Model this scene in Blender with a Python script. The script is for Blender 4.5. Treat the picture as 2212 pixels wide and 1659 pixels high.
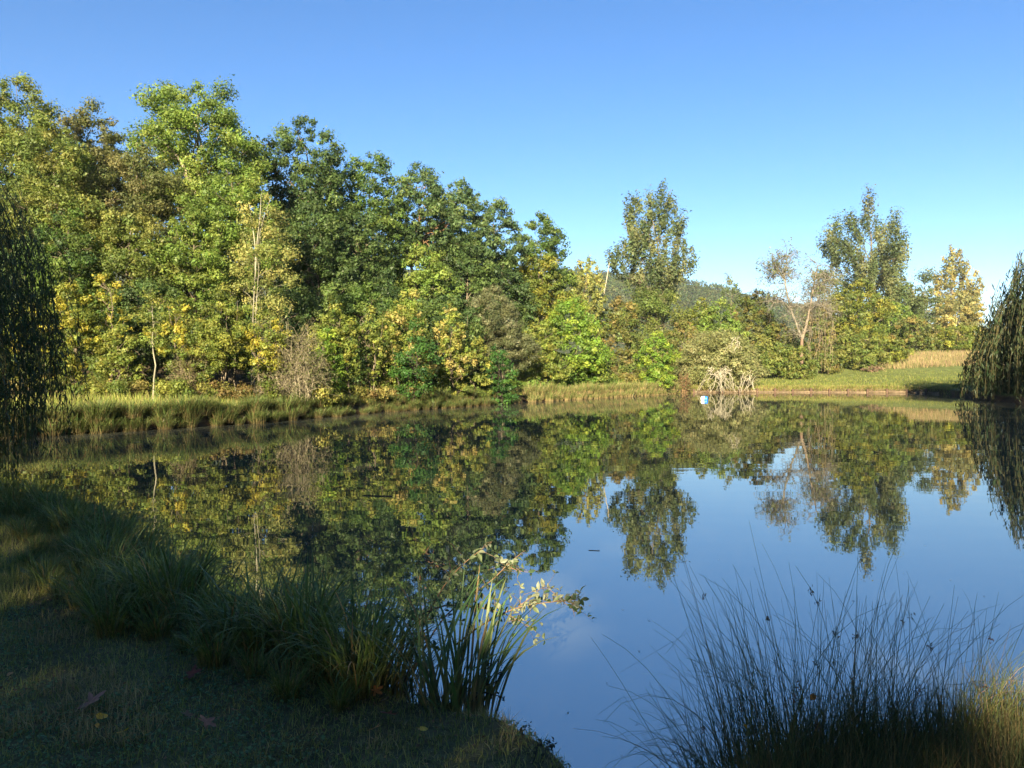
import bpy, math
import numpy as np
from mathutils import Vector

# ------------------------------------------------------------------ camera, sky, sun, exposure
sc = bpy.context.scene
for _o in list(bpy.data.objects):
    bpy.data.objects.remove(_o)
EYE = 1.95            # eye height above the water
F = 1663.0            # focal length in pixels of a 2212 x 1659 picture
XC, YH = 1106.0, 805.0
cam_d = bpy.data.cameras.new('camera')
cam = bpy.data.objects.new('camera', cam_d)
sc.collection.objects.link(cam)
cam.location = (0, 0, EYE)
cam.rotation_euler = (math.radians(90 - 0.84), 0, 0)
cam_d.sensor_width = 36.0
cam_d.lens = 36.0 * F / 2212.0
cam_d.clip_start = 0.05
cam_d.clip_end = 8000
sc.camera = cam

SUN_EL, SUN_AZ = 20.0, 10.0      # sun low behind the viewpoint, a little to the left
world = bpy.data.worlds.new('World')
sc.world = world
world.use_nodes = True
wn = world.node_tree.nodes
sky_n = wn.new('ShaderNodeTexSky')
sky_n.sky_type = 'NISHITA'
sky_n.sun_disc = False
sky_n.sun_elevation = math.radians(SUN_EL)
sky_n.sun_rotation = math.radians(180 + SUN_AZ)
sky_n.air_density = 0.85
sky_n.dust_density = 0.0
sky_n.ozone_density = 2.5
sat_n = wn.new('ShaderNodeHueSaturation')
sat_n.inputs['Hue'].default_value = 0.505
sat_n.inputs['Saturation'].default_value = 1.24
world.node_tree.links.new(sky_n.outputs[0], sat_n.inputs['Color'])
world.node_tree.links.new(sat_n.outputs[0], wn['Background'].inputs[0])
wn['Background'].inputs[1].default_value = 0.05

sun_d = bpy.data.lights.new('sun', 'SUN')
sun = bpy.data.objects.new('sun', sun_d)
sc.collection.objects.link(sun)
sun_d.energy = 5.0
sun_d.angle = math.radians(0.5)
sun_d.color = (1.0, 0.88, 0.62)
_e, _a = math.radians(SUN_EL), math.radians(SUN_AZ)
SUNDIR = np.array([math.sin(_a) * math.cos(_e), math.cos(_a) * math.cos(_e), -math.sin(_e)])   # way the light travels
sun.rotation_euler = Vector(SUNDIR).to_track_quat('-Z', 'Y').to_euler()
sun.location = (-20, -60, 40)

sc.view_settings.view_transform = 'Standard'
sc.view_settings.look = 'None'
sc.view_settings.exposure = 2.12
sc.view_settings.gamma = 1.0
sc.view_settings.use_curve_mapping = False
sc.cycles.max_bounces = 6
sc.cycles.diffuse_bounces = 3
sc.cycles.glossy_bounces = 3
sc.cycles.transmission_bounces = 3
sc.cycles.transparent_max_bounces = 4
sc.cycles.caustics_reflective = False
sc.cycles.caustics_refractive = False
sc.cycles.use_denoising = True

# ------------------------------------------------------------------ helpers
COL = sc.collection.objects

def W(x, d, y):
    """world point seen at picture position x, y (2212 x 1659) at distance d"""
    return np.array([(x - XC) / F * d, d, EYE - (y - YH) / F * d])

def tag(o, label=None, cat=None, group=None, kind=None):
    if label: o['label'] = label
    if cat: o['category'] = cat
    if group: o['group'] = group
    if kind: o['kind'] = kind
    return o

def empty(name, loc, label, cat, group=None):
    o = bpy.data.objects.new(name, None)
    o.empty_display_size = 0.2
    COL.link(o)
    o.location = [float(c) for c in loc]
    return tag(o, label, cat, group)

class Acc:
    """collects quads and triangles (vectorised) with one colour per face"""
    def __init__(self):
        self.v, self.f, self.c, self.t, self.tc, self.n = [], [], [], [], [], 0
    def add(self, verts, faces, cols):
        verts = np.asarray(verts, float).reshape(-1, 3)
        faces = np.asarray(faces, np.int64)
        cols = np.asarray(cols, float)
        if cols.ndim == 1:
            cols = np.tile(cols, (len(faces), 1))
        self.v.append(verts)
        if faces.shape[1] == 3:
            self.t.append(faces + self.n); self.tc.append(cols)
        else:
            self.f.append(faces + self.n); self.c.append(cols)
        self.n += len(verts)
    def mesh(self, name, mat, smooth=False):
        v = np.concatenate(self.v).astype(np.float32)
        f = np.concatenate(self.f).astype(np.int32) if self.f else np.zeros((0, 4), np.int32)
        t = np.concatenate(self.t).astype(np.int32) if self.t else np.zeros((0, 3), np.int32)
        c = np.concatenate(self.c + self.tc).astype(np.float32)
        me = bpy.data.meshes.new(name)
        me.vertices.add(len(v)); me.vertices.foreach_set('co', v.ravel())
        tot = np.r_[np.full(len(f), 4), np.full(len(t), 3)].astype(np.int32)
        me.loops.add(int(tot.sum())); me.loops.foreach_set('vertex_index', np.r_[f.ravel(), t.ravel()].astype(np.int32))
        me.polygons.add(len(tot))
        me.polygons.foreach_set('loop_start', np.r_[0, np.cumsum(tot)[:-1]].astype(np.int32))
        me.polygons.foreach_set('loop_total', tot)
        if smooth:
            me.polygons.foreach_set('use_smooth', np.ones(len(tot), bool))
        a = me.attributes.new('tint', 'FLOAT_COLOR', 'FACE')
        a.data.foreach_set('color', np.c_[c, np.ones(len(c))].astype(np.float32).ravel())
        me.update(calc_edges=True)
        me.materials.append(mat)
        return me

def obj(name, me, parent=None, loc=None):
    o = bpy.data.objects.new(name, me)
    COL.link(o)
    if parent is not None: o.parent = parent
    if loc is not None: o.location = [float(c) for c in loc]
    return o

def unit(a):
    return a / np.maximum(np.linalg.norm(a, axis=-1, keepdims=True), 1e-9)

def tubes(acc, P, R, cols, sides=5):
    """P (B,k,3) centre lines, R (B,k) radii"""
    P = np.asarray(P, float); R = np.asarray(R, float)
    B, k, _ = P.shape
    T = np.gradient(P, axis=1)
    T = unit(T)
    ref = np.where(np.abs(T[..., 2:3]) > 0.9, np.array([1.0, 0, 0]), np.array([0, 0, 1.0]))
    ref = np.repeat(ref[:, :1], k, 1)
    A = unit(np.cross(T, ref)); Bn = np.cross(T, A)
    ang = np.linspace(0, 2 * np.pi, sides, endpoint=False)
    V = P[:, :, None] + R[:, :, None, None] * (A[:, :, None] * np.cos(ang)[:, None] + Bn[:, :, None] * np.sin(ang)[:, None])
    i = np.arange(sides); j = (i + 1) % sides
    ring = np.arange(k - 1)[:, None] * sides
    q = np.stack([ring + i, ring + j, ring + sides + j, ring + sides + i], -1).reshape(-1, 4)
    fc = (np.arange(B)[:, None, None] * (k * sides) + q).reshape(-1, 4)
    cols = np.asarray(cols, float)
    if cols.ndim == 2: cols = np.repeat(cols, len(q), 0)
    acc.add(V.reshape(-1, 3), fc, cols)

def ribbons(acc, P, Wd, side, cols):
    """flat tapering blades: P (B,k,3), Wd (B,k), side (B,3)"""
    B, k, _ = P.shape
    S = side[:, None, :] * Wd[..., None] * 0.5
    V = np.stack([P - S, P + S], 2)
    r = np.arange(k - 1)[:, None] * 2
    q = np.concatenate([r, r + 1, r + 3, r + 2], 1)
    fc = (np.arange(B)[:, None, None] * (k * 2) + q).reshape(-1, 4)
    cols = np.asarray(cols, float)
    if cols.ndim == 2: cols = np.repeat(cols, k - 1, 0)
    elif cols.ndim == 3: cols = cols.reshape(-1, 3)
    acc.add(V.reshape(-1, 3), fc, cols)

def rand_dir(rng, n):
    return unit(rng.normal(size=(n, 3)))

def leaf_quads(acc, rng, C, N, L, Wd, cols, hang=0.0):
    """kite shaped leaf faces at C with normals N, lengths L, widths Wd; hang pulls the leaf axis downward"""
    n = len(C)
    t = rand_dir(rng, n)
    t[:, 2] -= hang
    t = unit(t - N * np.sum(t * N, 1, keepdims=True))
    b = np.cross(N, t)
    l = L[:, None]; w = Wd[:, None]
    bend = N * (l * 0.10)
    V = np.stack([C - t * l * 0.5, C + b * w * 0.5 - t * l * 0.06 + bend, C + t * l * 0.5, C - b * w * 0.5 - t * l * 0.06 + bend], 1)
    acc.add(V.reshape(-1, 3), np.arange(n * 4).reshape(-1, 4), cols)

def leaf_tris(acc, rng, C, N, L, Wd, cols):
    """distant leaf sprays: one pointed face each"""
    n = len(C)
    t = rand_dir(rng, n)
    t = unit(t - N * np.sum(t * N, 1, keepdims=True))
    b = np.cross(N, t)
    l = L[:, None]; w = Wd[:, None]
    V = np.stack([C + t * l * 0.55, C - t * l * 0.4 + b * w * 0.55, C - t * l * 0.45 - b * w * 0.5], 1)
    acc.add(V.reshape(-1, 3), np.arange(n * 3).reshape(-1, 3), cols)

def palette_cols(rng, pal, n_cl, idx, jit=0.12, cl_jit=0.16):
    """colours of leaves: each clump leans to one colour of the palette, each leaf varies"""
    pal = np.array(pal, float)
    base = pal[rng.integers(0, len(pal), n_cl)]
    base = base * (1 + rng.normal(0, cl_jit, (n_cl, 1)))
    own = pal[rng.integers(0, len(pal), len(idx))]
    m = rng.uniform(0, 0.32, (len(idx), 1))
    c = base[idx] * (1 - m) + own * m
    c = c * (1 + rng.normal(0, jit, (len(idx), 1)))
    c[:, 0] *= 1 + rng.normal(0, 0.08, len(idx))
    return np.clip(c, 0.008, 0.85)

# ------------------------------------------------------------------ materials
def nodes(name):
    m = bpy.data.materials.new(name)
    m.use_nodes = True
    nt = m.node_tree
    for n in list(nt.nodes): nt.nodes.remove(n)
    out = nt.nodes.new('ShaderNodeOutputMaterial')
    return m, nt, out

def leaf_material(name, transl=0.38, rough=0.5, spec=0.25):
    m, nt, out = nodes(name)
    at = nt.nodes.new('ShaderNodeAttribute'); at.attribute_name = 'tint'
    p = nt.nodes.new('ShaderNodeBsdfPrincipled')
    p.inputs['Roughness'].default_value = rough
    p.inputs['Specular IOR Level'].default_value = spec
    nt.links.new(at.outputs['Color'], p.inputs['Base Color'])
    tr = nt.nodes.new('ShaderNodeBsdfTranslucent')
    hs = nt.nodes.new('ShaderNodeHueSaturation')
    hs.inputs['Saturation'].default_value = 1.1; hs.inputs['Value'].default_value = 1.35
    nt.links.new(at.outputs['Color'], hs.inputs['Color'])
    nt.links.new(hs.outputs[0], tr.inputs['Color'])
    mx = nt.nodes.new('ShaderNodeMixShader'); mx.inputs[0].default_value = transl
    nt.links.new(p.outputs[0], mx.inputs[1]); nt.links.new(tr.outputs[0], mx.inputs[2])
    nt.links.new(mx.outputs[0], out.inputs[0])
    return m

def bark_material(name, scale=6.0):
    m, nt, out = nodes(name)
    at = nt.nodes.new('ShaderNodeAttribute'); at.attribute_name = 'tint'
    tc = nt.nodes.new('ShaderNodeTexCoord')
    mp = nt.nodes.new('ShaderNodeMapping'); mp.inputs['Scale'].default_value = (1, 1, 0.25)
    nz = nt.nodes.new('ShaderNodeTexNoise'); nz.inputs['Scale'].default_value = scale; nz.inputs['Detail'].default_value = 6
    nt.links.new(tc.outputs['Object'], mp.inputs[0]); nt.links.new(mp.outputs[0], nz.inputs['Vector'])
    rp = nt.nodes.new('ShaderNodeMapRange'); rp.inputs[1].default_value = 0.3; rp.inputs[2].default_value = 0.7
    rp.inputs[3].default_value = 0.55; rp.inputs[4].default_value = 1.3
    nt.links.new(nz.outputs[0], rp.inputs[0])
    mu = nt.nodes.new('ShaderNodeVectorMath'); mu.operation = 'SCALE'
    nt.links.new(at.outputs['Color'], mu.inputs[0]); nt.links.new(rp.outputs[0], mu.inputs['Scale'])
    p = nt.nodes.new('ShaderNodeBsdfPrincipled'); p.inputs['Roughness'].default_value = 0.85
    p.inputs['Specular IOR Level'].default_value = 0.2
    bp = nt.nodes.new('ShaderNodeBump'); bp.inputs['Strength'].default_value = 0.6; bp.inputs['Distance'].default_value = 0.03
    nt.links.new(nz.outputs[0], bp.inputs['Height']); nt.links.new(bp.outputs[0], p.inputs['Normal'])
    nt.links.new(mu.outputs[0], p.inputs['Base Color'])
    nt.links.new(p.outputs[0], out.inputs[0])
    return m

M_LEAF = leaf_material('leaf')
M_BLADE = leaf_material('blade', 0.25, 0.45, 0.3)
M_GRASS = leaf_material('grass_blade', 0.3, 0.6, 0.15)
M_BARK = bark_material('bark')
M_TWIG = bark_material('twig_bark', 30.0)

def water_material():
    m, nt, out = nodes('pond_water')
    tc = nt.nodes.new('ShaderNodeTexCoord')
    def noise(scale, detail, sx=1.0, sy=1.0):
        mp = nt.nodes.new('ShaderNodeMapping'); mp.inputs['Scale'].default_value = (sx, sy, 1)
        nz = nt.nodes.new('ShaderNodeTexNoise'); nz.inputs['Scale'].default_value = scale; nz.inputs['Detail'].default_value = detail
        nt.links.new(tc.outputs['Object'], mp.inputs[0]); nt.links.new(mp.outputs[0], nz.inputs['Vector'])
        return nz
    big = noise(0.09, 2)
    swell = noise(0.8, 2, 0.6, 1.3)
    rip = noise(5.0, 2, 0.5, 1.5)
    mask = nt.nodes.new('ShaderNodeMapRange'); mask.inputs[1].default_value = 0.48; mask.inputs[2].default_value = 0.68
    mask.inputs[3].default_value = 0.12; mask.inputs[4].default_value = 1.0
    nt.links.new(big.outputs[0], mask.inputs[0])
    mul = nt.nodes.new('ShaderNodeMath'); mul.operation = 'MULTIPLY'
    nt.links.new(rip.outputs[0], mul.inputs[0]); nt.links.new(mask.outputs[0], mul.inputs[1])
    sc1 = nt.nodes.new('ShaderNodeMath'); sc1.operation = 'MULTIPLY'; sc1.inputs[1].default_value = 0.10
    nt.links.new(mul.outputs[0], sc1.inputs[0])
    ad = nt.nodes.new('ShaderNodeMath'); ad.operation = 'ADD'
    nt.links.new(swell.outputs[0], ad.inputs[0]); nt.links.new(sc1.outputs[0], ad.inputs[1])
    bp = nt.nodes.new('ShaderNodeBump'); bp.inputs['Strength'].default_value = 1.0; bp.inputs['Distance'].default_value = 0.0021
    nt.links.new(ad.outputs[0], bp.inputs['Height'])
    body = nt.nodes.new('ShaderNodeBsdfDiffuse'); body.inputs['Color'].default_value = (0.055, 0.058, 0.042, 1)
    gl = nt.nodes.new('ShaderNodeBsdfGlossy'); gl.inputs['Roughness'].default_value = 0.012
    gl.inputs['Color'].default_value = (0.95, 0.95, 0.92, 1)
    nt.links.new(bp.outputs[0], gl.inputs['Normal'])
    fr = nt.nodes.new('ShaderNodeFresnel'); fr.inputs['IOR'].default_value = 5.4
    nt.links.new(bp.outputs[0], fr.inputs['Normal'])
    mx = nt.nodes.new('ShaderNodeMixShader')
    nt.links.new(fr.outputs[0], mx.inputs[0]); nt.links.new(body.outputs[0], mx.inputs[1]); nt.links.new(gl.outputs[0], mx.inputs[2])
    nt.links.new(mx.outputs[0], out.inputs[0])
    return m

def ground_material():
    m, nt, out = nodes('ground_soil_and_turf')
    at = nt.nodes.new('ShaderNodeAttribute'); at.attribute_name = 'tint'
    tc = nt.nodes.new('ShaderNodeTexCoord')
    n1 = nt.nodes.new('ShaderNodeTexNoise'); n1.inputs['Scale'].default_value = 1.3; n1.inputs['Detail'].default_value = 8
    n2 = nt.nodes.new('ShaderNodeTexNoise'); n2.inputs['Scale'].default_value = 28; n2.inputs['Detail'].default_value = 5
    nt.links.new(tc.outputs['Object'], n1.inputs['Vector']); nt.links.new(tc.outputs['Object'], n2.inputs['Vector'])
    ad = nt.nodes.new('ShaderNodeMath'); ad.operation = 'ADD'
    nt.links.new(n1.outputs[0], ad.inputs[0]); nt.links.new(n2.outputs[0], ad.inputs[1])
    rp = nt.nodes.new('ShaderNodeMapRange'); rp.inputs[1].default_value = 0.7; rp.inputs[2].default_value = 1.3
    rp.inputs[3].default_value = 0.5; rp.inputs[4].default_value = 1.4
    nt.links.new(ad.outputs[0], rp.inputs[0])
    mu = nt.nodes.new('ShaderNodeVectorMath'); mu.operation = 'SCALE'
    nt.links.new(at.outputs['Color'], mu.inputs[0]); nt.links.new(rp.outputs[0], mu.inputs['Scale'])
    p = nt.nodes.new('ShaderNodeBsdfPrincipled'); p.inputs['Roughness'].default_value = 0.95
    p.inputs['Specular IOR Level'].default_value = 0.1
    bp = nt.nodes.new('ShaderNodeBump'); bp.inputs['Strength'].default_value = 0.7; bp.inputs['Distance'].default_value = 0.04
    nt.links.new(ad.outputs[0], bp.inputs['Height']); nt.links.new(bp.outputs[0], p.inputs['Normal'])
    nt.links.new(mu.outputs[0], p.inputs['Base Color']); nt.links.new(p.outputs[0], out.inputs[0])
    return m

def plain_material(name, col, rough=0.5, var=0.25, scale=8.0, spec=0.4):
    m, nt, out = nodes(name)
    tc = nt.nodes.new('ShaderNodeTexCoord')
    nz = nt.nodes.new('ShaderNodeTexNoise'); nz.inputs['Scale'].default_value = scale; nz.inputs['Detail'].default_value = 5
    nt.links.new(tc.outputs['Object'], nz.inputs['Vector'])
    rp = nt.nodes.new('ShaderNodeMapRange'); rp.inputs[1].default_value = 0.3; rp.inputs[2].default_value = 0.7
    rp.inputs[3].default_value = 1 - var; rp.inputs[4].default_value = 1 + var
    nt.links.new(nz.outputs[0], rp.inputs[0])
    rgb = nt.nodes.new('ShaderNodeRGB'); rgb.outputs[0].default_value = (*col, 1)
    mu = nt.nodes.new('ShaderNodeVectorMath'); mu.operation = 'SCALE'
    nt.links.new(rgb.outputs[0], mu.inputs[0]); nt.links.new(rp.outputs[0], mu.inputs['Scale'])
    p = nt.nodes.new('ShaderNodeBsdfPrincipled'); p.inputs['Roughness'].default_value = rough
    p.inputs['Specular IOR Level'].default_value = spec
    nt.links.new(mu.outputs[0], p.inputs['Base Color']); nt.links.new(p.outputs[0], out.inputs[0])
    return m

# ------------------------------------------------------------------ the ground: one sheet with the pond basin in it
CEN = np.array([8.0, 38.0])
SHORE = np.array([
    (0.34, 3.4), (0.02, 3.95), (-0.5, 4.25), (-1.15, 4.75), (-2.0, 5.35), (-3.1, 6.5), (-4.3, 8.2), (-6.2, 10.0), (-9.0, 11.2), (-13.0, 13.5),
    (-16.5, 18.0), (-16.0, 21.8), (-14.2, 24.0), (-11.3, 27.7), (-9.4, 30.9), (-7.5, 36.0), (-5.6, 39.5), (-1.6, 46.3), (1.4, 51.5),
    (8.2, 61.0), (12.7, 67.5), (16.0, 73.0), (20.0, 75.6), (24.4, 76.0), (30.0, 75.8), (34.5, 75.0), (39.0, 73.0), (39.0, 66.0), (35.0, 58.0),
    (33.0, 50.0), (35.0, 42.0), (37.0, 34.0), (34.0, 22.0), (24.0, 10.0), (11.0, 5.4), (5.0, 4.4), (2.8, 3.85), (1.9, 3.5),
    (1.05, 3.2), (0.68, 2.6), (0.45, 2.55)])

def _shore_table():
    P = SHORE; n = len(P)
    pts = []
    for i in range(n):                       # Catmull-Rom for a soft outline
        p0, p1, p2, p3 = P[i - 1], P[i], P[(i + 1) % n], P[(i + 2) % n]
        for t in np.linspace(0, 1, 12, endpoint=False):
            pts.append(0.5 * (2 * p1 + (p2 - p0) * t + (2 * p0 - 5 * p1 + 4 * p2 - p3) * t * t + (3 * p1 - p0 - 3 * p2 + p3) * t ** 3))
    pts = np.array(pts)
    d = pts - CEN
    a = np.arctan2(d[:, 1], d[:, 0]); r = np.hypot(d[:, 0], d[:, 1])
    o = np.argsort(a)
    return a[o], r[o]
_SA, _SR = _shore_table()
def shore_r(a):
    a = (np.asarray(a) + np.pi) % (2 * np.pi) - np.pi
    return np.interp(a, _SA, _SR, period=2 * np.pi)

def bumps(x, y, s, seed=0):
    return (np.sin(x * s + 1.3 + seed) * np.sin(y * s * 1.13 + 0.7 + seed * 2) + 0.6 * np.sin(x * s * 2.3 + y * s * 1.7 + seed)
            + 0.4 * np.sin(x * s * 3.9 - y * s * 4.3 + 2.1)) / 2.0

def gz(x, y):
    x = np.asarray(x, float); y = np.asarray(y, float)
    dx, dy = x - CEN[0], y - CEN[1]
    a = np.arctan2(dy, dx); o = np.hypot(dx, dy) - shore_r(a)
    near = np.clip((16 - y) / 8, 0, 1)
    hb = np.where(near > 0.5, 0.26, 0.42)
    hb = 0.26 * near + 0.42 * (1 - near)
    s = np.clip((o + 0.08) / 0.38, 0, 1); s = s * s * (3 - 2 * s)
    oo = np.clip(o, 0, None)
    right = np.clip((x - 16) / 10, 0, 1) * np.clip((y - 60) / 10, 0, 1)
    rise = near * 0.012 * np.minimum(oo, 40) + (1 - near) * (0.075 * np.minimum(oo, 45) + 0.012 * np.clip(oo - 45, 0, 100)) 
    rise = rise + right * (-0.025 * np.minimum(oo, 20) + 0.05 * np.clip(oo - 20, 0, 25))
    land = hb * s + rise + 0.02 * bumps(x, y, 3.1) * s * near + 0.06 * bumps(x, y, 0.9) * s * (1 - near)
    return np.where(o < -0.08, np.maximum(-1.6, -0.12 + (o + 0.08) * 0.5), -0.12 * (1 - s) + land)

def build_ground():
    # angles: denser towards the near bank
    a0 = math.atan2(3.3 - CEN[1], 0.3 - CEN[0])
    t = np.linspace(-1, 1, 620, endpoint=False)
    ang = a0 + np.pi * (0.12 * t + 0.88 * np.sign(t) * np.abs(t) ** 2.2)
    offs = np.array([-200, -12, -5, -2.5, -1.2, -0.6, -0.3, -0.08, 0.0, 0.06, 0.12, 0.18, 0.24, 0.3, 0.42, 0.6, 0.85, 1.15, 1.5, 1.9, 2.4, 3.0, 3.8, 5, 7, 10, 14, 20, 28, 40, 60, 100, 180, 350, 700, 1300])
    r = shore_r(ang)[:, None] + offs[None]
    r = np.maximum(r, 0.5)
    X = CEN[0] + r * np.cos(ang)[:, None]; Y = CEN[1] + r * np.sin(ang)[:, None]
    Z = gz(X, Y)
    n, k = X.shape
    i = np.arange(n); j = (i + 1) % n
    c = np.arange(k - 1)
    q = np.stack([i[:, None] * k + c, i[:, None] * k + c + 1, j[:, None] * k + c + 1, j[:, None] * k + c], -1).reshape(-1, 4)
    oc = np.broadcast_to((offs[:-1] + offs[1:]) / 2, (n, k - 1))
    yc = Y[:, :-1]; xc = X[:, :-1]
    soil = np.array([0.075, 0.05, 0.03]); turf = np.array([0.075, 0.10, 0.025]); litter = np.array([0.085, 0.06, 0.03]); lawn = np.array([0.13, 0.15, 0.045])
    edge = np.clip((oc - 0.15) / 0.3, 0, 1)[..., None]
    farlawn = ((xc > 14) & (yc > 58))[..., None]
    base = np.where(farlawn, lawn, turf)
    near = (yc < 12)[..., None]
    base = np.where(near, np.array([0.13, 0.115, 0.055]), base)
    wood = np.clip((oc - 5) / 3, 0, 1)[..., None] * (~near) * (~farlawn)
    cc = soil * (1 - edge) + base * edge
    cc = cc * (1 - wood) + litter * wood
    acc = Acc(); acc.add(np.stack([X, Y, Z], -1).reshape(-1, 3), q, cc.reshape(-1, 3))
    tag(obj('ground', acc.mesh('ground', ground_material(), True)), kind='structure')
build_ground()

def build_water():
    acc = Acc()
    r = shore_r(_SA) + 1.2
    a = np.linspace(-np.pi, np.pi, 240, endpoint=False)
    rr = shore_r(a) + 0.6
    V = np.c_[CEN[0] + rr * np.cos(a), CEN[1] + rr * np.sin(a), np.zeros(len(a))]
    V2 = np.c_[CEN[0] + 0.5 * rr * np.cos(a), CEN[1] + 0.5 * rr * np.sin(a), np.zeros(len(a))]
    V3 = np.c_[CEN[0] + 0.001 * rr * np.cos(a), CEN[1] + 0.001 * rr * np.sin(a), np.zeros(len(a))]
    n = len(a); i = np.arange(n); j = (i + 1) % n
    q = np.concatenate([np.stack([i, j, n + j, n + i], 1), np.stack([n + i, n + j, 2 * n + j, 2 * n + i], 1)])
    acc.add(np.concatenate([V, V2, V3]), q, (0.05, 0.06, 0.04))
    tag(obj('pond_water', acc.mesh('pond_water', water_material())), kind='structure')
build_water()

# ------------------------------------------------------------------ far wooded hill
def build_hill():
    rng = np.random.default_rng(5)
    D0, D1 = 420.0, 640.0
    # ridge profile in picture terms: x, y of the crest at D1
    px = np.array([-400, 600, 900, 1100, 1240, 1320, 1400, 1480, 1560, 1620, 1700, 1800, 1950, 2200, 2700])
    py = np.array([560, 560, 575, 585, 584, 592, 596, 606, 620, 640, 657, 672, 690, 705, 730])
    xs = np.linspace(-400, 2700, 160)
    crest = EYE - (np.interp(xs, px, py) + 8 - YH) / F * D1
    Xr = (xs - XC) / F * D1
    ts = np.linspace(0, 1, 14)
    V, n, k = [], len(xs), len(ts) + 3
    for xi, zc in zip(Xr, crest):
        for t in ts:
            V.append((xi * (0.75 + 0.25 * t), D0 + (D1 - D0) * t, 4 + (zc - 4) * (t ** 0.9)))
        V.append((xi, D1 + 60, zc - 3)); V.append((xi * 1.1, D1 + 160, zc * 0.6)); V.append((xi * 1.2, D1 + 300, -2))
    V = np.array(V)
    i = np.arange(n - 1)[:, None]; c = np.arange(k - 1)[None]
    q = np.stack([i * k + c, (i + 1) * k + c, (i + 1) * k + c + 1, i * k + c + 1], -1).reshape(-1, 4)
    acc = Acc(); acc.add(V, q, (0.035, 0.045, 0.02))
    tag(obj('hill', acc.mesh('hill', ground_material(), True)), kind='structure')
    # the far wood: one mass of crowns
    m = 1500
    u = rng.uniform(0.5, 0.7, m); t = rng.uniform(0.15, 1.02, m) ** 0.8
    xi = np.interp(u, np.linspace(0, 1, n), Xr); zc = np.interp(u, np.linspace(0, 1, n), crest)
    Cc = np.c_[xi * (0.75 + 0.25 * np.minimum(t, 1)), D0 + (D1 - D0) * t, 4 + (zc - 4) * np.minimum(t, 1) ** 0.9 + 1.5]
    rad = rng.uniform(2.6, 5.2, m)
    nl = 40
    idx = np.repeat(np.arange(m), nl)
    d = rand_dir(rng, m * nl); d[:, 2] = np.abs(d[:, 2]) * 1.1 - 0.15
    d[:, 1] = -np.abs(d[:, 1]) * 0.9 + 0.2
    C = Cc[idx] + d * rad[idx, None] * rng.uniform(0.75, 1.05, (m * nl, 1))
    N = unit(d + rng.normal(0, 0.45, d.shape))
    L = rng.uniform(1.1, 2.2, len(C))
    cols = palette_cols(rng, [(0.05, 0.08, 0.022), (0.07, 0.095, 0.028), (0.04, 0.07, 0.022), (0.095, 0.10, 0.03)], m, idx, 0.15, 0.2)
    acc = Acc(); leaf_tris(acc, rng, C, N, L, L * 0.7, cols)
    tag(obj('far_wood', acc.mesh('far_wood', M_LEAF)), 'green wood covering the far hill behind the poplars', 'wood', kind='stuff')
build_hill()

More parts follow.
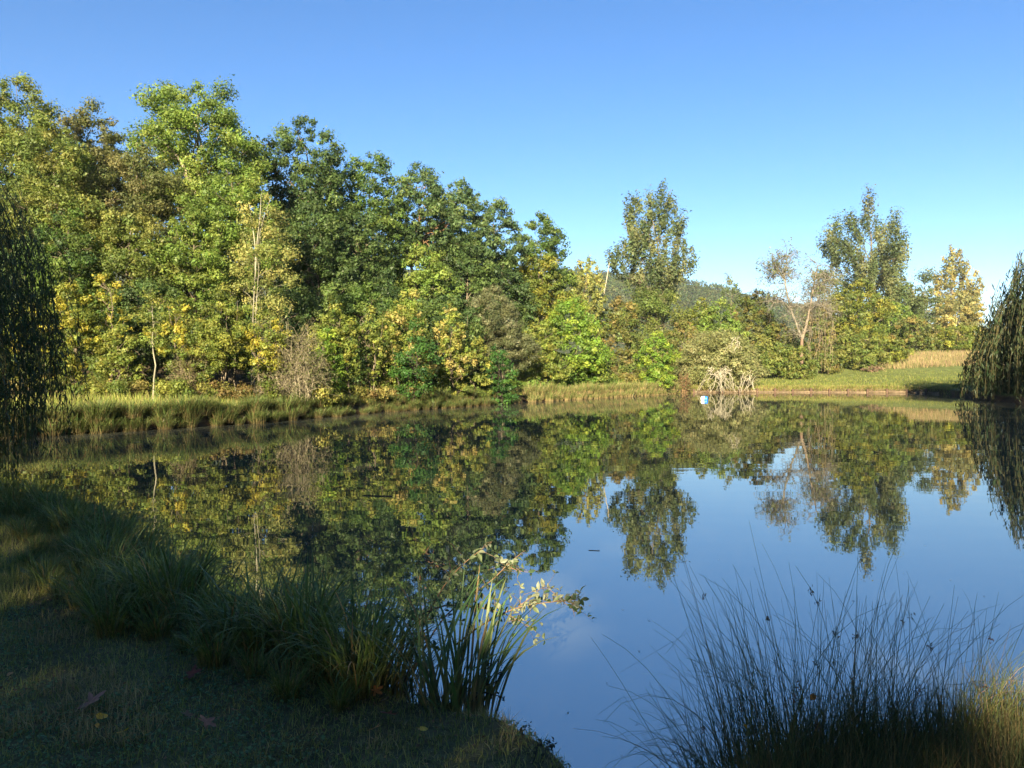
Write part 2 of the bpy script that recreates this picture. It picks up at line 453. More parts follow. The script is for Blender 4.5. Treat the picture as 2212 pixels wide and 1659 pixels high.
# ------------------------------------------------------------------ trees
PAL = dict(
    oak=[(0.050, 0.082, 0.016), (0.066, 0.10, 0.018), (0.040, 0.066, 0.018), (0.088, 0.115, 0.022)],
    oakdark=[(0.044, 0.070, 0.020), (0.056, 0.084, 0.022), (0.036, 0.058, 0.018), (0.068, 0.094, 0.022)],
    oakblue=[(0.050, 0.080, 0.028), (0.064, 0.096, 0.030), (0.042, 0.068, 0.024), (0.084, 0.11, 0.03)],
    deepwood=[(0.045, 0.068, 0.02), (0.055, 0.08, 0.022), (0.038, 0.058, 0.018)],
    olive=[(0.085, 0.108, 0.022), (0.105, 0.12, 0.026), (0.066, 0.088, 0.02), (0.125, 0.125, 0.03)],
    tan=[(0.12, 0.12, 0.032), (0.145, 0.13, 0.04), (0.088, 0.10, 0.026), (0.11, 0.12, 0.03)],
    mid=[(0.085, 0.125, 0.022), (0.105, 0.145, 0.026), (0.068, 0.10, 0.020), (0.125, 0.15, 0.03)],
    birch=[(0.19, 0.20, 0.045), (0.24, 0.24, 0.055), (0.15, 0.165, 0.035), (0.27, 0.25, 0.06)],
    yellow=[(0.27, 0.25, 0.03), (0.19, 0.205, 0.028), (0.14, 0.17, 0.026), (0.34, 0.29, 0.035), (0.11, 0.14, 0.024), (0.12, 0.15, 0.025)],
    gold=[(0.27, 0.245, 0.05), (0.21, 0.225, 0.035), (0.32, 0.265, 0.07), (0.17, 0.20, 0.03), (0.13, 0.17, 0.024)],
    ygreen=[(0.13, 0.165, 0.026), (0.165, 0.19, 0.03), (0.10, 0.135, 0.024), (0.21, 0.21, 0.034)],
    bright=[(0.085, 0.14, 0.018), (0.11, 0.165, 0.022), (0.066, 0.11, 0.018), (0.15, 0.185, 0.025)],
    deep=[(0.045, 0.105, 0.016), (0.055, 0.12, 0.018), (0.035, 0.08, 0.016)],
    sallow=[(0.115, 0.12, 0.055), (0.14, 0.14, 0.07), (0.09, 0.10, 0.045), (0.20, 0.20, 0.12)],
    poplar=[(0.075, 0.10, 0.042), (0.095, 0.115, 0.050), (0.06, 0.085, 0.035), (0.13, 0.14, 0.065)],
    paleyel=[(0.20, 0.19, 0.055), (0.24, 0.21, 0.06), (0.16, 0.16, 0.05), (0.28, 0.23, 0.06)],
    hedge=[(0.085, 0.085, 0.022), (0.10, 0.10, 0.025), (0.06, 0.075, 0.02), (0.13, 0.10, 0.03), (0.075, 0.10, 0.022)],
    lime=[(0.16, 0.17, 0.022), (0.20, 0.19, 0.026), (0.11, 0.135, 0.02), (0.09, 0.12, 0.02)],
    scrub=[(0.175, 0.178, 0.072), (0.205, 0.205, 0.085), (0.15, 0.158, 0.06), (0.235, 0.225, 0.11)],
    willowdark=[(0.045, 0.066, 0.026), (0.06, 0.08, 0.032), (0.036, 0.052, 0.02)],
    willow=[(0.065, 0.088, 0.032), (0.085, 0.105, 0.038), (0.05, 0.07, 0.026)],
    bramble=[(0.13, 0.16, 0.025), (0.18, 0.17, 0.04), (0.09, 0.12, 0.022), (0.24, 0.20, 0.06), (0.16, 0.11, 0.04)],
)
for _k in ('oak', 'oakdark', 'oakblue', 'mid', 'olive', 'poplar', 'hedge', 'bright'):
    PAL[_k] = [(q[0] * (1.3 if _k == 'poplar' else 1.42 if _k[:3] == 'oak' else 1.55), q[1] * (1.25 if _k == 'poplar' else 1.45 if _k[:3] == 'oak' else 1.55), q[2] * (1.1 if _k == 'poplar' else 1.6)) for q in PAL[_k]]
for _k in ('yellow', 'gold', 'ygreen', 'birch', 'lime', 'paleyel', 'tan', 'sallow', 'deep', 'scrub'):
    PAL[_k] = [(q[0] * 1.08, q[1] * 1.08, q[2] * (1.0 if _k in ('sallow', 'scrub') else 1.35)) for q in PAL[_k]]
BARK = dict(birch=(0.27, 0.24, 0.165), grey=(0.16, 0.125, 0.085), pale=(0.42, 0.36, 0.25), red=(0.30, 0.17, 0.09), dark=(0.06, 0.048, 0.035), white=(0.5, 0.45, 0.34))
PROF = dict(
    oak=[(0, .35), (.12, .75), (.35, 1), (.62, .95), (.82, .68), (.95, .35), (1, .12)],
    broad=[(0, .5), (.15, .9), (.4, 1), (.7, .8), (.9, .45), (1, .15)],
    cone=[(0, .6), (.2, .95), (.4, 1), (.65, .7), (.85, .38), (1, .1)],
    poplar=[(0, .5), (.2, .95), (.4, 1), (.6, .95), (.8, .7), (.95, .42), (1, .2)],
    tall=[(0, .45), (.15, .8), (.4, 1), (.6, .9), (.8, .62), (.93, .36), (1, .12)],
    dome=[(0, .85), (.25, 1), (.55, .92), (.8, .68), (.95, .35), (1, .15)],
    thin=[(0, .4), (.3, .9), (.55, 1), (.8, .6), (1, .12)],
)
STATS = {'tri': 0}

def curve_pts(rng, A, B, k, sag, wob):
    """soft curves from A to B (n,3) with k points"""
    t = np.linspace(0, 1, k)[None, :, None]
    P = A[:, None] * (1 - t) + B[:, None] * t
    L = np.linalg.norm(B - A, axis=1)[:, None, None]
    P[..., 2:3] += sag * L * 4 * t * (1 - t)
    w = rng.normal(0, wob, (len(A), k, 3)) * L
    w[:, 0] = 0; w[:, -1] *= 0.3
    return P + w

def make_tree(name, label, x, top, hw, d, cb, pal, prof='oak', bark='grey', group=None, seed=0, cr=None, pack=0.6, cov=1.75,
              leaf=0.0025, tr=None, lean=0.0, stems=1, nbr=26, upright=0.0, shell=0.45, base=None, cat='tree', flat=0.8, lump=0.22, zoff=0.0, asp=0.7, dy=0.85, ragged=0.2, X=None, H=None, R=None, carve=None, ls=None):
    rng = np.random.default_rng(seed + int(x) * 7 + int(top))
    bx = (x - XC) / F * d if X is None else X
    gx = bx - lean
    g = float(gz(gx, d)) + zoff if base is None else base
    ztop = (EYE - (top - YH) / F * d) if H is None else H
    zcb = (EYE - (cb - YH) / F * d) if H is None else cb
    zcb = max(zcb, g + 0.15)
    R = hw / F * d if R is None else R
    h = ztop - zcb
    root = empty(name, (gx, d, g), label, cat, group)
    O = np.array([gx, d, g])
    pf = np.array(PROF[prof])
    cr = cr or max(0.12 * R + 0.10, 0.2)
    # clump centres, spread by best candidate inside the outline
    tt = np.linspace(0, 1, 60)
    pr = np.interp(tt, pf[:, 0], pf[:, 1])
    vol = np.pi * R * R * h * np.mean(pr ** 2) * dy
    n = int(np.clip(pack * vol / (4.19 * cr ** 3), 12, 520))
    ph = rng.uniform(0, 6.28, 6)
    def cand(m):
        w = pr ** 1.6 + 0.05; w /= w.sum()
        t = rng.choice(tt, m, p=w) + rng.uniform(-0.01, 0.01, m)
        t = np.clip(t, 0, 1)
        a = rng.uniform(0, 6.283, m)
        env = np.interp(t, pf[:, 0], pf[:, 1]) * (1 + lump * np.sin(2 * a + ph[0] + 5 * t) + lump * 0.7 * np.sin(3 * a + ph[1] - 9 * t) + lump * 0.6 * np.sin(13 * t + ph[2]))
        rr = np.sqrt(rng.uniform(shell ** 2, 1, m)) * env * np.maximum(R - cr * 0.55, R * 0.5)
        return np.c_[bx - gx + rr * np.cos(a), rr * np.sin(a) * dy, zcb - g + cr * 0.4 + t * (h - cr * 0.95)]
    Cc = cand(1)
    for _ in range(n - 1):
        q = cand(7)
        dd = np.min(np.linalg.norm((q[:, None] - Cc[None]) * np.array([1, 1, 0.9]), axis=2), axis=1)
        Cc = np.r_[Cc, q[[np.argmax(dd)]]]
    rad = cr * rng.uniform(0.5, 1.45, n)
    # leaves
    s = ls or max(leaf * d, 0.035)
    al = 0.5 * s * s * asp
    nl = np.maximum((cov * np.pi * rad ** 2 / al).astype(int), 8)
    idx = np.repeat(np.arange(n), nl)
    m = len(idx)
    dr = rand_dir(rng, m)
    rr = rng.uniform(0, 1, m) ** 0.42 * np.clip(1 + rng.normal(0, ragged, m), 0.4, 1.4)
    st = np.array([1, 1, flat])
    axis = unit(Cc - np.array([bx - gx, 0, Cc[:, 2].mean() * 0.8])) * (0.25 * rad[:, None])
    off = dr * rr[:, None] * rad[idx, None] * st
    if upright:
        off[:, 2] *= 1 + upright
        off[:, :2] *= 1 - 0.3 * upright
        off[:, :2] += unit(Cc[:, :2] - (bx - gx, 0))[idx] * off[:, 2:3] * 0.18
    C = Cc[idx] + off + axis[idx] * rr[:, None]
    N = unit(dr * 0.85 + np.array([0, 0, 0.25]) + rng.normal(0, 0.42, (m, 3)))
    L = s * np.clip(rng.lognormal(-0.05, 0.38, m), 0.4, 2.0)
    cols = palette_cols(rng, PAL[pal], n, idx)
    thin_ = (C[:, 1] < 0.3 * R) | (rng.uniform(0, 1, m) < 0.32)     # the far side of a crown is a little thinner
    C, N, L, cols = C[thin_], N[thin_], L[thin_], cols[thin_]
    m = len(C)
    if carve is not None:
        Wp = C + O
        keep = np.ones(m, bool)
        for (tp, cr2) in carve:
            v = Wp - np.array(tp); tlen = -(v @ SUNDIR)
            dist = np.linalg.norm(v + tlen[:, None] * SUNDIR, axis=1)
            keep &= ~((dist < cr2) & (tlen > 0))
        C, N, L, cols = C[keep], N[keep], L[keep], cols[keep]
    acc = Acc(); leaf_tris(acc, rng, C, N, L, L * asp, cols)
    obj('crown', acc.mesh('crown', M_LEAF), root)
    STATS['tri'] += len(C)
    # trunk and limbs
    tr = tr or max(0.014 * (ztop - g) + 0.012, 0.03)
    bc = np.array(BARK[bark])
    zt = zcb - g + h * 0.86
    acc = Acc()
    for sidx in range(stems):
        so = np.array([0, 0, 0.0]) if stems == 1 else np.array([rng.normal(0, R * 0.22), rng.normal(0, R * 0.15), 0])
        k = 9
        t = np.linspace(0, 1, k)
        tip = np.array([bx - gx, 0, zt * rng.uniform(0.8, 1.0)]) + (0 if stems == 1 else 1) * np.array([rng.normal(0, R * .45), rng.normal(0, R * .3), 0])
        P = so[None] * (1 - t[:, None]) + tip[None] * t[:, None] - np.array([0, 0, 0.15]) * (1 - t[:, None])
        P[1:-1, :2] += rng.normal(0, tr * 0.7, (k - 2, 2)) + np.sin(t[1:-1, None] * 3.1) * rng.normal(0, 0.02 * zt, 2)
        rd = tr / stems ** 0.6 * (1 - 0.86 * t) * np.where(t < 0.05, 1.3, 1)
        tubes(acc, P[None], rd[None], bc * rng.uniform(0.85, 1.15), 7)
        if sidx == 0: TP = P; TR = rd
    obj('trunk', acc.mesh('trunk', M_BARK, True), root)
    nb = min(nbr, n)
    sel = rng.choice(n, nb, replace=False)
    Bt = Cc[sel]
    zs = np.clip(Bt[:, 2] - rng.uniform(0.25, 0.6, nb) * np.hypot(Bt[:, 0] - (bx - gx), Bt[:, 1]) - 0.05 * h, (zcb - g) * 0.85, zt * 0.97)
    A = np.stack([np.interp(zs, TP[:, 2], TP[:, c]) for c in range(3)], 1)
    k = 6
    P = curve_pts(rng, A, Bt, k, 0.05, 0.035)
    t = np.linspace(0, 1, k)
    r0 = np.interp(zs, TP[:, 2], TR) * rng.uniform(0.35, 0.7, nb)
    Rr = r0[:, None] * (1 - 0.8 * t)[None] + 0.004 * d / 45
    acc = Acc(); tubes(acc, P, Rr, bc[None] * rng.uniform(0.8, 1.2, (nb, 1)), 5)
    # twigs
    nt_ = nb * 3
    A2 = P[rng.integers(0, nb, nt_), rng.integers(2, k, nt_)]
    B2 = A2 + unit(rng.normal(0, 1, (nt_, 3)) + np.array([0, 0, 0.5])) * rng.uniform(0.5, 1.3, (nt_, 1)) * cr
    tubes(acc, curve_pts(rng, A2, B2, 4, 0.05, 0.05), np.full((nt_, 1), 1.0) * np.linspace(1, 0.4, 4)[None] * max(0.15 * tr, 0.006), bc[None] * rng.uniform(0.7, 1.1, (nt_, 1)), 3)
    obj('limbs', acc.mesh('limbs', M_BARK, True), root)
    return root

def fork_limbs(root, paths, r0, col, name='forked_limb'):
    """pale limbs seen through the leaves; paths in world coordinates"""
    o0 = np.array(root.location)
    for pth in paths:
        P = np.array(pth, float) - o0
        t = np.linspace(0, 1, len(P)); tt_ = np.linspace(0, 1, 9)
        Q = np.stack([np.interp(tt_, t, P[:, c]) for c in range(3)], 1)
        Q[1:-1] = (Q[:-2] + 2 * Q[1:-1] + Q[2:]) / 4
        acc = Acc(); tubes(acc, Q[None], (r0 * np.linspace(1, 0.35, 9))[None], np.array(col), 6)
        obj(name, acc.mesh(name, M_BARK, True), root)

FOREST = 'trees of the wood on the left bank'
EDGE = 'young trees along the edge of the wood'

# --- the tall wood on the left, back row
make_tree('oak_tree', 'tall olive oak at the left edge of the photo, highest treetop above the willow', 45, 165, 125, 42, 560, 'olive', 'oak', group=FOREST, seed=1)
make_tree('oak_tree', 'thin pale-topped oak just left of the tallest forked oak', 205, 228, 105, 47, 560, 'tan', 'oak', group=FOREST, seed=2, pack=0.5)
t = make_tree('oak_tree', 'tall green oak with pale forked trunk, highest crown of the left wood', 430, 178, 150, 47, 470, 'mid', 'oak', group=FOREST, seed=3, pack=0.55, nbr=34)
fork_limbs(t, [[W(425, 45.5, 640), W(420, 45.5, 470), W(422, 45.2, 405), W(445, 45.2, 345), W(475, 46, 300), W(500, 47, 260)],
               [W(422, 45.2, 410), W(395, 45, 350), W(365, 44.5, 315), W(335, 44.2, 292)],
               [W(445, 45.2, 345), W(432, 46, 290), W(415, 47, 240)]], 0.10, (0.34, 0.28, 0.19))
make_tree('oak_tree', 'dark oak right of the forked oak, its crown rising above its neighbours', 665, 252, 105, 53, 640, 'oakdark', 'oak', group=FOREST, seed=4)
make_tree('oak_tree', 'dark green oak on the treeline where it begins to step down', 800, 332, 95, 57, 640, 'oak', 'oak', group=FOREST, seed=5)
make_tree('oak_tree', 'oak with a straight bare trunk showing sky beside it, mid treeline', 905, 358, 75, 61, 560, 'oakblue', 'oak', group=FOREST, seed=6, bark='red', pack=0.55)
make_tree('oak_tree', 'round-topped bluish oak right of the bare straight trunk', 985, 385, 78, 64, 620, 'oakblue', 'oak', group=FOREST, seed=7)
make_tree('oak_tree', 'oak at the lower right shoulder of the wood, two rounded tops', 1065, 430, 66, 68, 640, 'oakblue', 'oak', group=FOREST, seed=8)
make_tree('oak_tree', 'last oak of the wood, ragged crown with one branch reaching right', 1168, 462, 70, 74, 700, 'oak', 'oak', group=FOREST, seed=9)
make_tree('oak_tree', 'sunlit leafy lower oak below the last oak of the wood', 1165, 545, 62, 70, 745, 'lime', 'broad', group=FOREST, seed=10)
make_tree('willow_tree', 'pale grey-green slender willow beside the bare dead pole', 1268, 556, 44, 82, 700, 'birch', 'tall', group=FOREST, seed=11, upright=0.6)
# --- second row, filling below
make_tree('oak_tree', 'dark olive oak behind the top of the hanging willow', 120, 262, 120, 39, 620, 'olive', 'broad', group=FOREST, seed=12)
make_tree('oak_tree', 'browning oak in front of the thin pale-topped oak', 300, 318, 115, 42, 560, 'tan', 'broad', group=FOREST, seed=13)
make_tree('oak_tree', 'bright green rounded oak below the forked trunk', 500, 350, 105, 42, 640, 'mid', 'broad', group=FOREST, seed=14)
make_tree('hornbeam_tree', 'shaded olive hornbeam low in the wood between browning oak and yellow maple', 285, 455, 105, 38, 700, 'olive', 'broad', group=FOREST, seed=15)
make_tree('hornbeam_tree', 'light green hornbeam under the bright rounded oak', 420, 455, 85, 39, 690, 'mid', 'broad', group=FOREST, seed=16)
make_tree('hornbeam_tree', 'dark hornbeam beside the hanging willow strands', 150, 450, 100, 36, 740, 'oak', 'broad', group=FOREST, seed=17)
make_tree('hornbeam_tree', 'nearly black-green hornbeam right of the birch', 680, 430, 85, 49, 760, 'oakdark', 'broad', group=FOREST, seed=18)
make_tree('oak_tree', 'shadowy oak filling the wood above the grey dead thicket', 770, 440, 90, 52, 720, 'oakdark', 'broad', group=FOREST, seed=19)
make_tree('oak_tree', 'light green small oak in front of the straight bare trunk', 905, 530, 78, 56, 720, 'mid', 'broad', group=FOREST, seed=20)
make_tree('oak_tree', 'dark oak behind the grey sallow', 1000, 500, 85, 62, 740, 'oakdark', 'broad', group=FOREST, seed=21)
make_tree('oak_tree', 'dark oak between grey sallow and last oak', 1085, 540, 70, 66, 740, 'oakdark', 'broad', group=FOREST, seed=22)
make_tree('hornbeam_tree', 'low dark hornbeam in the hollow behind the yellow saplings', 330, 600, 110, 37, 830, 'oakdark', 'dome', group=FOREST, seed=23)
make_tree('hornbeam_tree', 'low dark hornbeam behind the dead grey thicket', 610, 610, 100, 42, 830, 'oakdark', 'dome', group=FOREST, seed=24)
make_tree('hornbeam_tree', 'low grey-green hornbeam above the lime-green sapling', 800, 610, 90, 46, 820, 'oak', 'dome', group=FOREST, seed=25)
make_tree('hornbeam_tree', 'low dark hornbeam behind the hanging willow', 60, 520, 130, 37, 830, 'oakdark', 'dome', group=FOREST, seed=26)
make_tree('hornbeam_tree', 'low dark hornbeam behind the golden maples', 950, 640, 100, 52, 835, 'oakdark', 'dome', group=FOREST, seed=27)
# --- deep in the wood: dark crowns that close the gaps
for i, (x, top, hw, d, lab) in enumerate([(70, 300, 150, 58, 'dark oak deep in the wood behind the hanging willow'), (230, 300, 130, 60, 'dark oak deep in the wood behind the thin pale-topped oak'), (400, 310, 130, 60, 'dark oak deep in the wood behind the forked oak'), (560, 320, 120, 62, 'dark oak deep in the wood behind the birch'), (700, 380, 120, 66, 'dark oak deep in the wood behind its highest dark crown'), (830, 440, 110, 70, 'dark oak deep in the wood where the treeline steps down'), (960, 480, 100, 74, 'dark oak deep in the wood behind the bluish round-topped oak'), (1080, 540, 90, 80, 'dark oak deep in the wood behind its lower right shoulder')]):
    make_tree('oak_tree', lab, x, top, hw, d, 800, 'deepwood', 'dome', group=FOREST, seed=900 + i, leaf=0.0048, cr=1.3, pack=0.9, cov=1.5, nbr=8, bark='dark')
# --- birch with white trunk
t = make_tree('birch_tree', 'pale yellow-green birch with white trunk in front of dark wood', 570, 385, 72, 37, 720, 'birch', 'thin', bark='birch', seed=30, pack=0.8, cov=1.0, leaf=0.0023, cr=0.5, lean=0.45, tr=0.02, shell=0.2)
fork_limbs(t, [[W(543, 36.6, 830), W(547, 36.5, 760), W(545, 36.4, 690), W(552, 36.4, 610), W(556, 36.4, 520), W(568, 36.6, 480), W(586, 37, 430)],
               [W(553, 36.4, 585), W(553, 36.4, 530), W(547, 36.6, 490), W(540, 36.9, 440)], [W(554, 36.4, 560), W(558, 36.4, 510), W(564, 36.6, 470), W(566, 36.9, 420)]], 0.032, BARK['birch'], 'pale_stem')
# --- edge saplings
make_tree('maple_sapling', 'bright yellow maple left of the slim birch sapling, tallest yellow crown', 230, 578, 42, 33, 800, 'yellow', 'thin', group=EDGE, seed=31, stems=2)
make_tree('maple_sapling', 'yellow-green maple seen through the hanging willow strands', 150, 600, 62, 32, 860, 'yellow', 'tall', group=EDGE, seed=32, stems=2)
make_tree('maple_sapling', 'yellow maple far left, mostly behind the hanging willow', 60, 640, 60, 31, 870, 'yellow', 'tall', group=EDGE, seed=132, stems=2)
make_tree('birch_sapling', 'slim pale-trunked sapling standing alone at the wood edge', 330, 622, 36, 30.5, 760, 'ygreen', 'thin', bark='birch', seed=33, cov=1.0, pack=0.6, leaf=0.0025, cr=0.33, tr=0.042)
make_tree('maple_sapling', 'golden-topped maple right of the slim pale-trunked sapling', 385, 635, 56, 34, 790, 'yellow', 'broad', group=EDGE, seed=34, stems=3)
make_tree('maple_sapling', 'yellow-green multi-stemmed maple below the birch, left of its trunk', 480, 618, 70, 33, 800, 'ygreen', 'broad', group=EDGE, seed=35, stems=4)
make_tree('maple_sapling', 'lemon-yellow maple at the foot of the white birch', 570, 665, 52, 33, 800, 'yellow', 'broad', group=EDGE, seed=36, stems=3)
make_tree('maple_sapling', 'low green maple between hanging willow and slim sapling', 255, 700, 50, 32, 850, 'ygreen', 'broad', group=EDGE, seed=37, stems=2)
make_tree('maple_sapling', 'low leafy green maple shading thin bare stems', 440, 715, 50, 32, 820, 'ygreen', 'broad', group=EDGE, seed=38, stems=3)
make_tree('ash_sapling', 'lime-green sapling right of the grey dead thicket', 718, 640, 52, 37, 850, 'ygreen', 'tall', group=EDGE, seed=39, stems=3)
make_tree('ash_sapling', 'dark green low bush hugging the lime-green sapling', 705, 700, 36, 36, 850, 'bright', 'dome', group=EDGE, seed=40, stems=2)
make_tree('maple_sapling', 'narrow bright yellow sapling between two bare stems', 757, 690, 22, 37, 800, 'yellow', 'thin', group=EDGE, seed=41)
make_tree('ash_sapling', 'narrow climber-clad yellow-green sapling right of the narrow yellow one', 800, 660, 30, 39, 830, 'ygreen', 'tall', group=EDGE, seed=42, stems=3)
make_tree('maple_sapling', 'pale orange-gold maple, the tallest golden crown on the bank', 880, 614, 62, 43, 840, 'gold', 'tall', group=EDGE, seed=43, stems=3)
make_tree('maple_sapling', 'orange-tinged maple left of the tallest golden crown', 832, 690, 40, 41, 845, 'gold', 'broad', group=EDGE, seed=44, stems=3)
make_tree('maple_sapling', 'amber maple left of the grey sallow', 975, 655, 46, 45, 830, 'gold', 'tall', group=EDGE, seed=45, stems=2)
make_tree('maple_sapling', 'low yellow-green maple under the grey sallow', 1015, 725, 50, 47, 850, 'ygreen', 'dome', group=EDGE, seed=46, stems=3)
make_tree('alder_tree', 'green small tree on the bank edge with dark trunk over the water', 892, 690, 52, 40.2, 860, 'deep', 'thin', bark='dark', seed=47, stems=2, cov=1.6, pack=0.8, leaf=0.0024, cr=0.42)
make_tree('alder_bush', 'dark green bush at the waterline right of the small bank tree', 1078, 738, 36, 47.2, 878, 'deep', 'tall', bark='dark', seed=48, stems=3, cat='bush', leaf=0.0024)
make_tree('sallow_bush', 'grey-olive rounded sallow with silvery leaves above the yellow saplings', 1068, 618, 78, 54, 800, 'sallow', 'dome', seed=49, stems=5, cat='bush', leaf=0.0022, asp=0.4, ragged=0.2)
make_tree('ash_tree', 'bright green leafy tree right of centre, tallest on its stretch of bank', 1235, 640, 80, 63, 840, 'bright', 'broad', seed=50, stems=3)
make_tree('ash_tree', 'yellow-green leafy tree left of the bright green one', 1165, 685, 62, 60, 845, 'ygreen', 'broad', seed=51, stems=3)
make_tree('ash_sapling', 'low yellowish sapling in front of the bright green tree', 1175, 770, 42, 57, 850, 'ygreen', 'dome', group=EDGE, seed=52, stems=2)
make_tree('hazel_bush', 'dark low hazel at the foot of the bright green tree', 1275, 740, 48, 64, 845, 'mid', 'dome', cat='bush', seed=53, stems=4)

# --- centre and right: hedge, poplars
HEDGE = 'hedge and scrub behind the far bank'
make_tree('poplar_tree', 'tall grey-green poplar standing alone against the sky, many upright leaders', 1410, 413, 77, 108, 700, 'poplar', 'poplar', seed=60, upright=0.9, pack=0.78, cov=1.8, leaf=0.0025, cr=1.0, lump=0.32, nbr=40)
make_tree('elm_tree', 'olive leafy elm at the foot of the tall lone poplar', 1415, 610, 88, 100, 800, 'olive', 'broad', seed=61, leaf=0.0021, cr=1.2)
make_tree('scrub_oak', 'dark brownish-olive scrub oak between bright green tree and lone poplar', 1340, 640, 52, 84, 840, 'hedge', 'tall', group=HEDGE, seed=62, leaf=0.0025, stems=2)
make_tree('round_bush', 'vivid green egg-shaped bush on the far bank', 1418, 714, 42, 69, 852, 'bright', 'dome', cat='bush', seed=63, stems=4, leaf=0.0023, pack=0.75)
make_tree('hawthorn_bush', 'dull olive hawthorn right of the egg-shaped bush', 1475, 690, 55, 88, 845, 'hedge', 'dome', cat='bush', group=HEDGE, seed=64, leaf=0.0024, stems=3)
make_tree('hawthorn_tree', 'dark green rounded hawthorn behind the bleached dead bush', 1555, 650, 55, 96, 840, 'mid', 'broad', group=HEDGE, seed=65, leaf=0.0023, stems=2)
make_tree('hawthorn_tree', 'golden-flecked thin hawthorn left of the dark rounded one', 1515, 640, 34, 98, 800, 'lime', 'tall', group=HEDGE, seed=66, leaf=0.0023)
make_tree('hawthorn_tree', 'brown-tinged hawthorn right of the dark rounded one', 1630, 625, 62, 100, 840, 'hedge', 'broad', group=HEDGE, seed=67, leaf=0.0023, stems=2)
make_tree('poplar_tree', 'tiny twin-topped poplar far off on the skyline left of the bare tree', 1580, 597, 22, 190, 680, 'poplar', 'tall', seed=68, leaf=0.0021, cr=1.0, pack=0.4, upright=0.7)
make_tree('hawthorn_tree', 'dark scrub in front of the brown-tinged hawthorn', 1660, 735, 58, 92, 845, 'olive', 'dome', group=HEDGE, seed=69, leaf=0.0023, stems=2)
make_tree('elder_bush', 'low green elder at the right end of the bleached bush', 1690, 700, 45, 98, 842, 'hedge', 'dome', cat='bush', group=HEDGE, seed=70, leaf=0.0023, stems=3)
make_tree('elm_tree', 'dark olive elm behind the bare forked tree', 1770, 655, 60, 112, 840, 'hedge', 'broad', group=HEDGE, seed=71, leaf=0.0023)
make_tree('poplar_tree', 'huge spreading grey-green poplar on the right skyline', 1872, 434, 96, 146, 720, 'poplar', 'tall', seed=74, upright=0.9, pack=0.75, cov=1.8, leaf=0.0022, cr=1.5, lump=0.42, nbr=40)
make_tree('poplar_tree', 'lower left limb-like poplar beside the huge spreading one', 1790, 560, 55, 140, 740, 'poplar', 'broad', seed=73, leaf=0.0022, cr=1.5, pack=0.5)
make_tree('lime_tree', 'round yellow-topped lime tree below the huge poplar', 1855, 604, 62, 110, 800, 'lime', 'dome', group=HEDGE, seed=74, leaf=0.0023)
make_tree('elm_tree', 'green elm right of the yellow-topped lime', 1925, 650, 52, 125, 800, 'mid', 'broad', group=HEDGE, seed=75, leaf=0.0022)
make_tree('hawthorn_tree', 'bushy olive hawthorn low below the yellow-topped lime', 1850, 715, 60, 100, 838, 'olive', 'dome', group=HEDGE, seed=76, leaf=0.0023, stems=3)
make_tree('hawthorn_tree', 'low ochre-flecked hawthorn left of the dry grass bank', 1905, 725, 55, 103, 832, 'lime', 'dome', group=HEDGE, seed=77, leaf=0.0023, stems=3)
make_tree('hawthorn_tree', 'green-brown hawthorn above the dry grass bank', 1975, 680, 52, 120, 790, 'hedge', 'dome', group=HEDGE, seed=78, leaf=0.0022, stems=2)
make_tree('hawthorn_bush', 'olive bush hiding the foot of the bare forked tree', 1722, 748, 42, 90, 845, 'olive', 'dome', cat='bush', group=HEDGE, seed=179, leaf=0.0023, stems=3)
make_tree('hawthorn_bush', 'dark bush under the bare forked tree', 1765, 735, 52, 97, 842, 'hedge', 'dome', cat='bush', group=HEDGE, seed=79, leaf=0.0023, stems=3)
make_tree('poplar_tree', 'pale yellow slender poplar near the right willow', 2058, 518, 50, 190, 770, 'paleyel', 'thin', seed=80, leaf=0.0024, upright=0.6, cr=1.3, pack=0.9)
make_tree('ash_tree', 'green-topped ash left of the pale yellow poplar', 1995, 590, 45, 185, 740, 'poplar', 'broad', seed=81, leaf=0.0021, cr=1.7)
make_tree('ash_tree', 'broad yellowing ash below the pale yellow poplar', 2070, 625, 62, 150, 790, 'paleyel', 'broad', seed=82, leaf=0.0024)
make_tree('hawthorn_tree', 'olive hawthorn hugging the right willow', 2075, 700, 55, 120, 790, 'lime', 'dome', group=HEDGE, seed=83, leaf=0.0022, stems=2)
make_tree('elm_tree', 'brown-green elm between huge poplar and green-topped ash', 1950, 600, 50, 150, 790, 'hedge', 'broad', group=HEDGE, seed=84, leaf=0.0024)


# --- trees behind the viewpoint: they cast the shade on the near bank
SUNPOOL = [((0.12, 4.45, 0.62), 0.34), ((-0.15, 4.55, 0.86), 0.24), ((1.95, 3.2, 0.35), 0.36), ((2.3, 3.3, 0.3), 0.45)]
for i, (X_, Y_, H_, R_) in enumerate([(-28, -18, 13.5, 5.5), (-22, -17, 15.5, 5.5), (-17, -19, 18.5, 5.5), (-12, -18, 21.5, 6), (-7, -20, 22.5, 6), (-2, -18, 22.5, 6), (3.5, -20, 22, 6), (9, -18, 22, 6), (15, -18, 26, 5.5), (21, -19, 29, 6), (28, -18, 30, 6), (35, -18, 29, 6)]):
    make_tree('plane_tree', 'shade tree behind the viewpoint, only its shadow lies on the near bank', 0, i, 0, Y_, 3.5, 'oak', 'dome', seed=200 + i, X=X_, H=H_, R=R_, ls=0.28, cr=1.1, pack=1.3, cov=0.5, shell=0.15, lump=0.08, group='shade trees behind the viewpoint', base=0.4, carve=SUNPOOL)

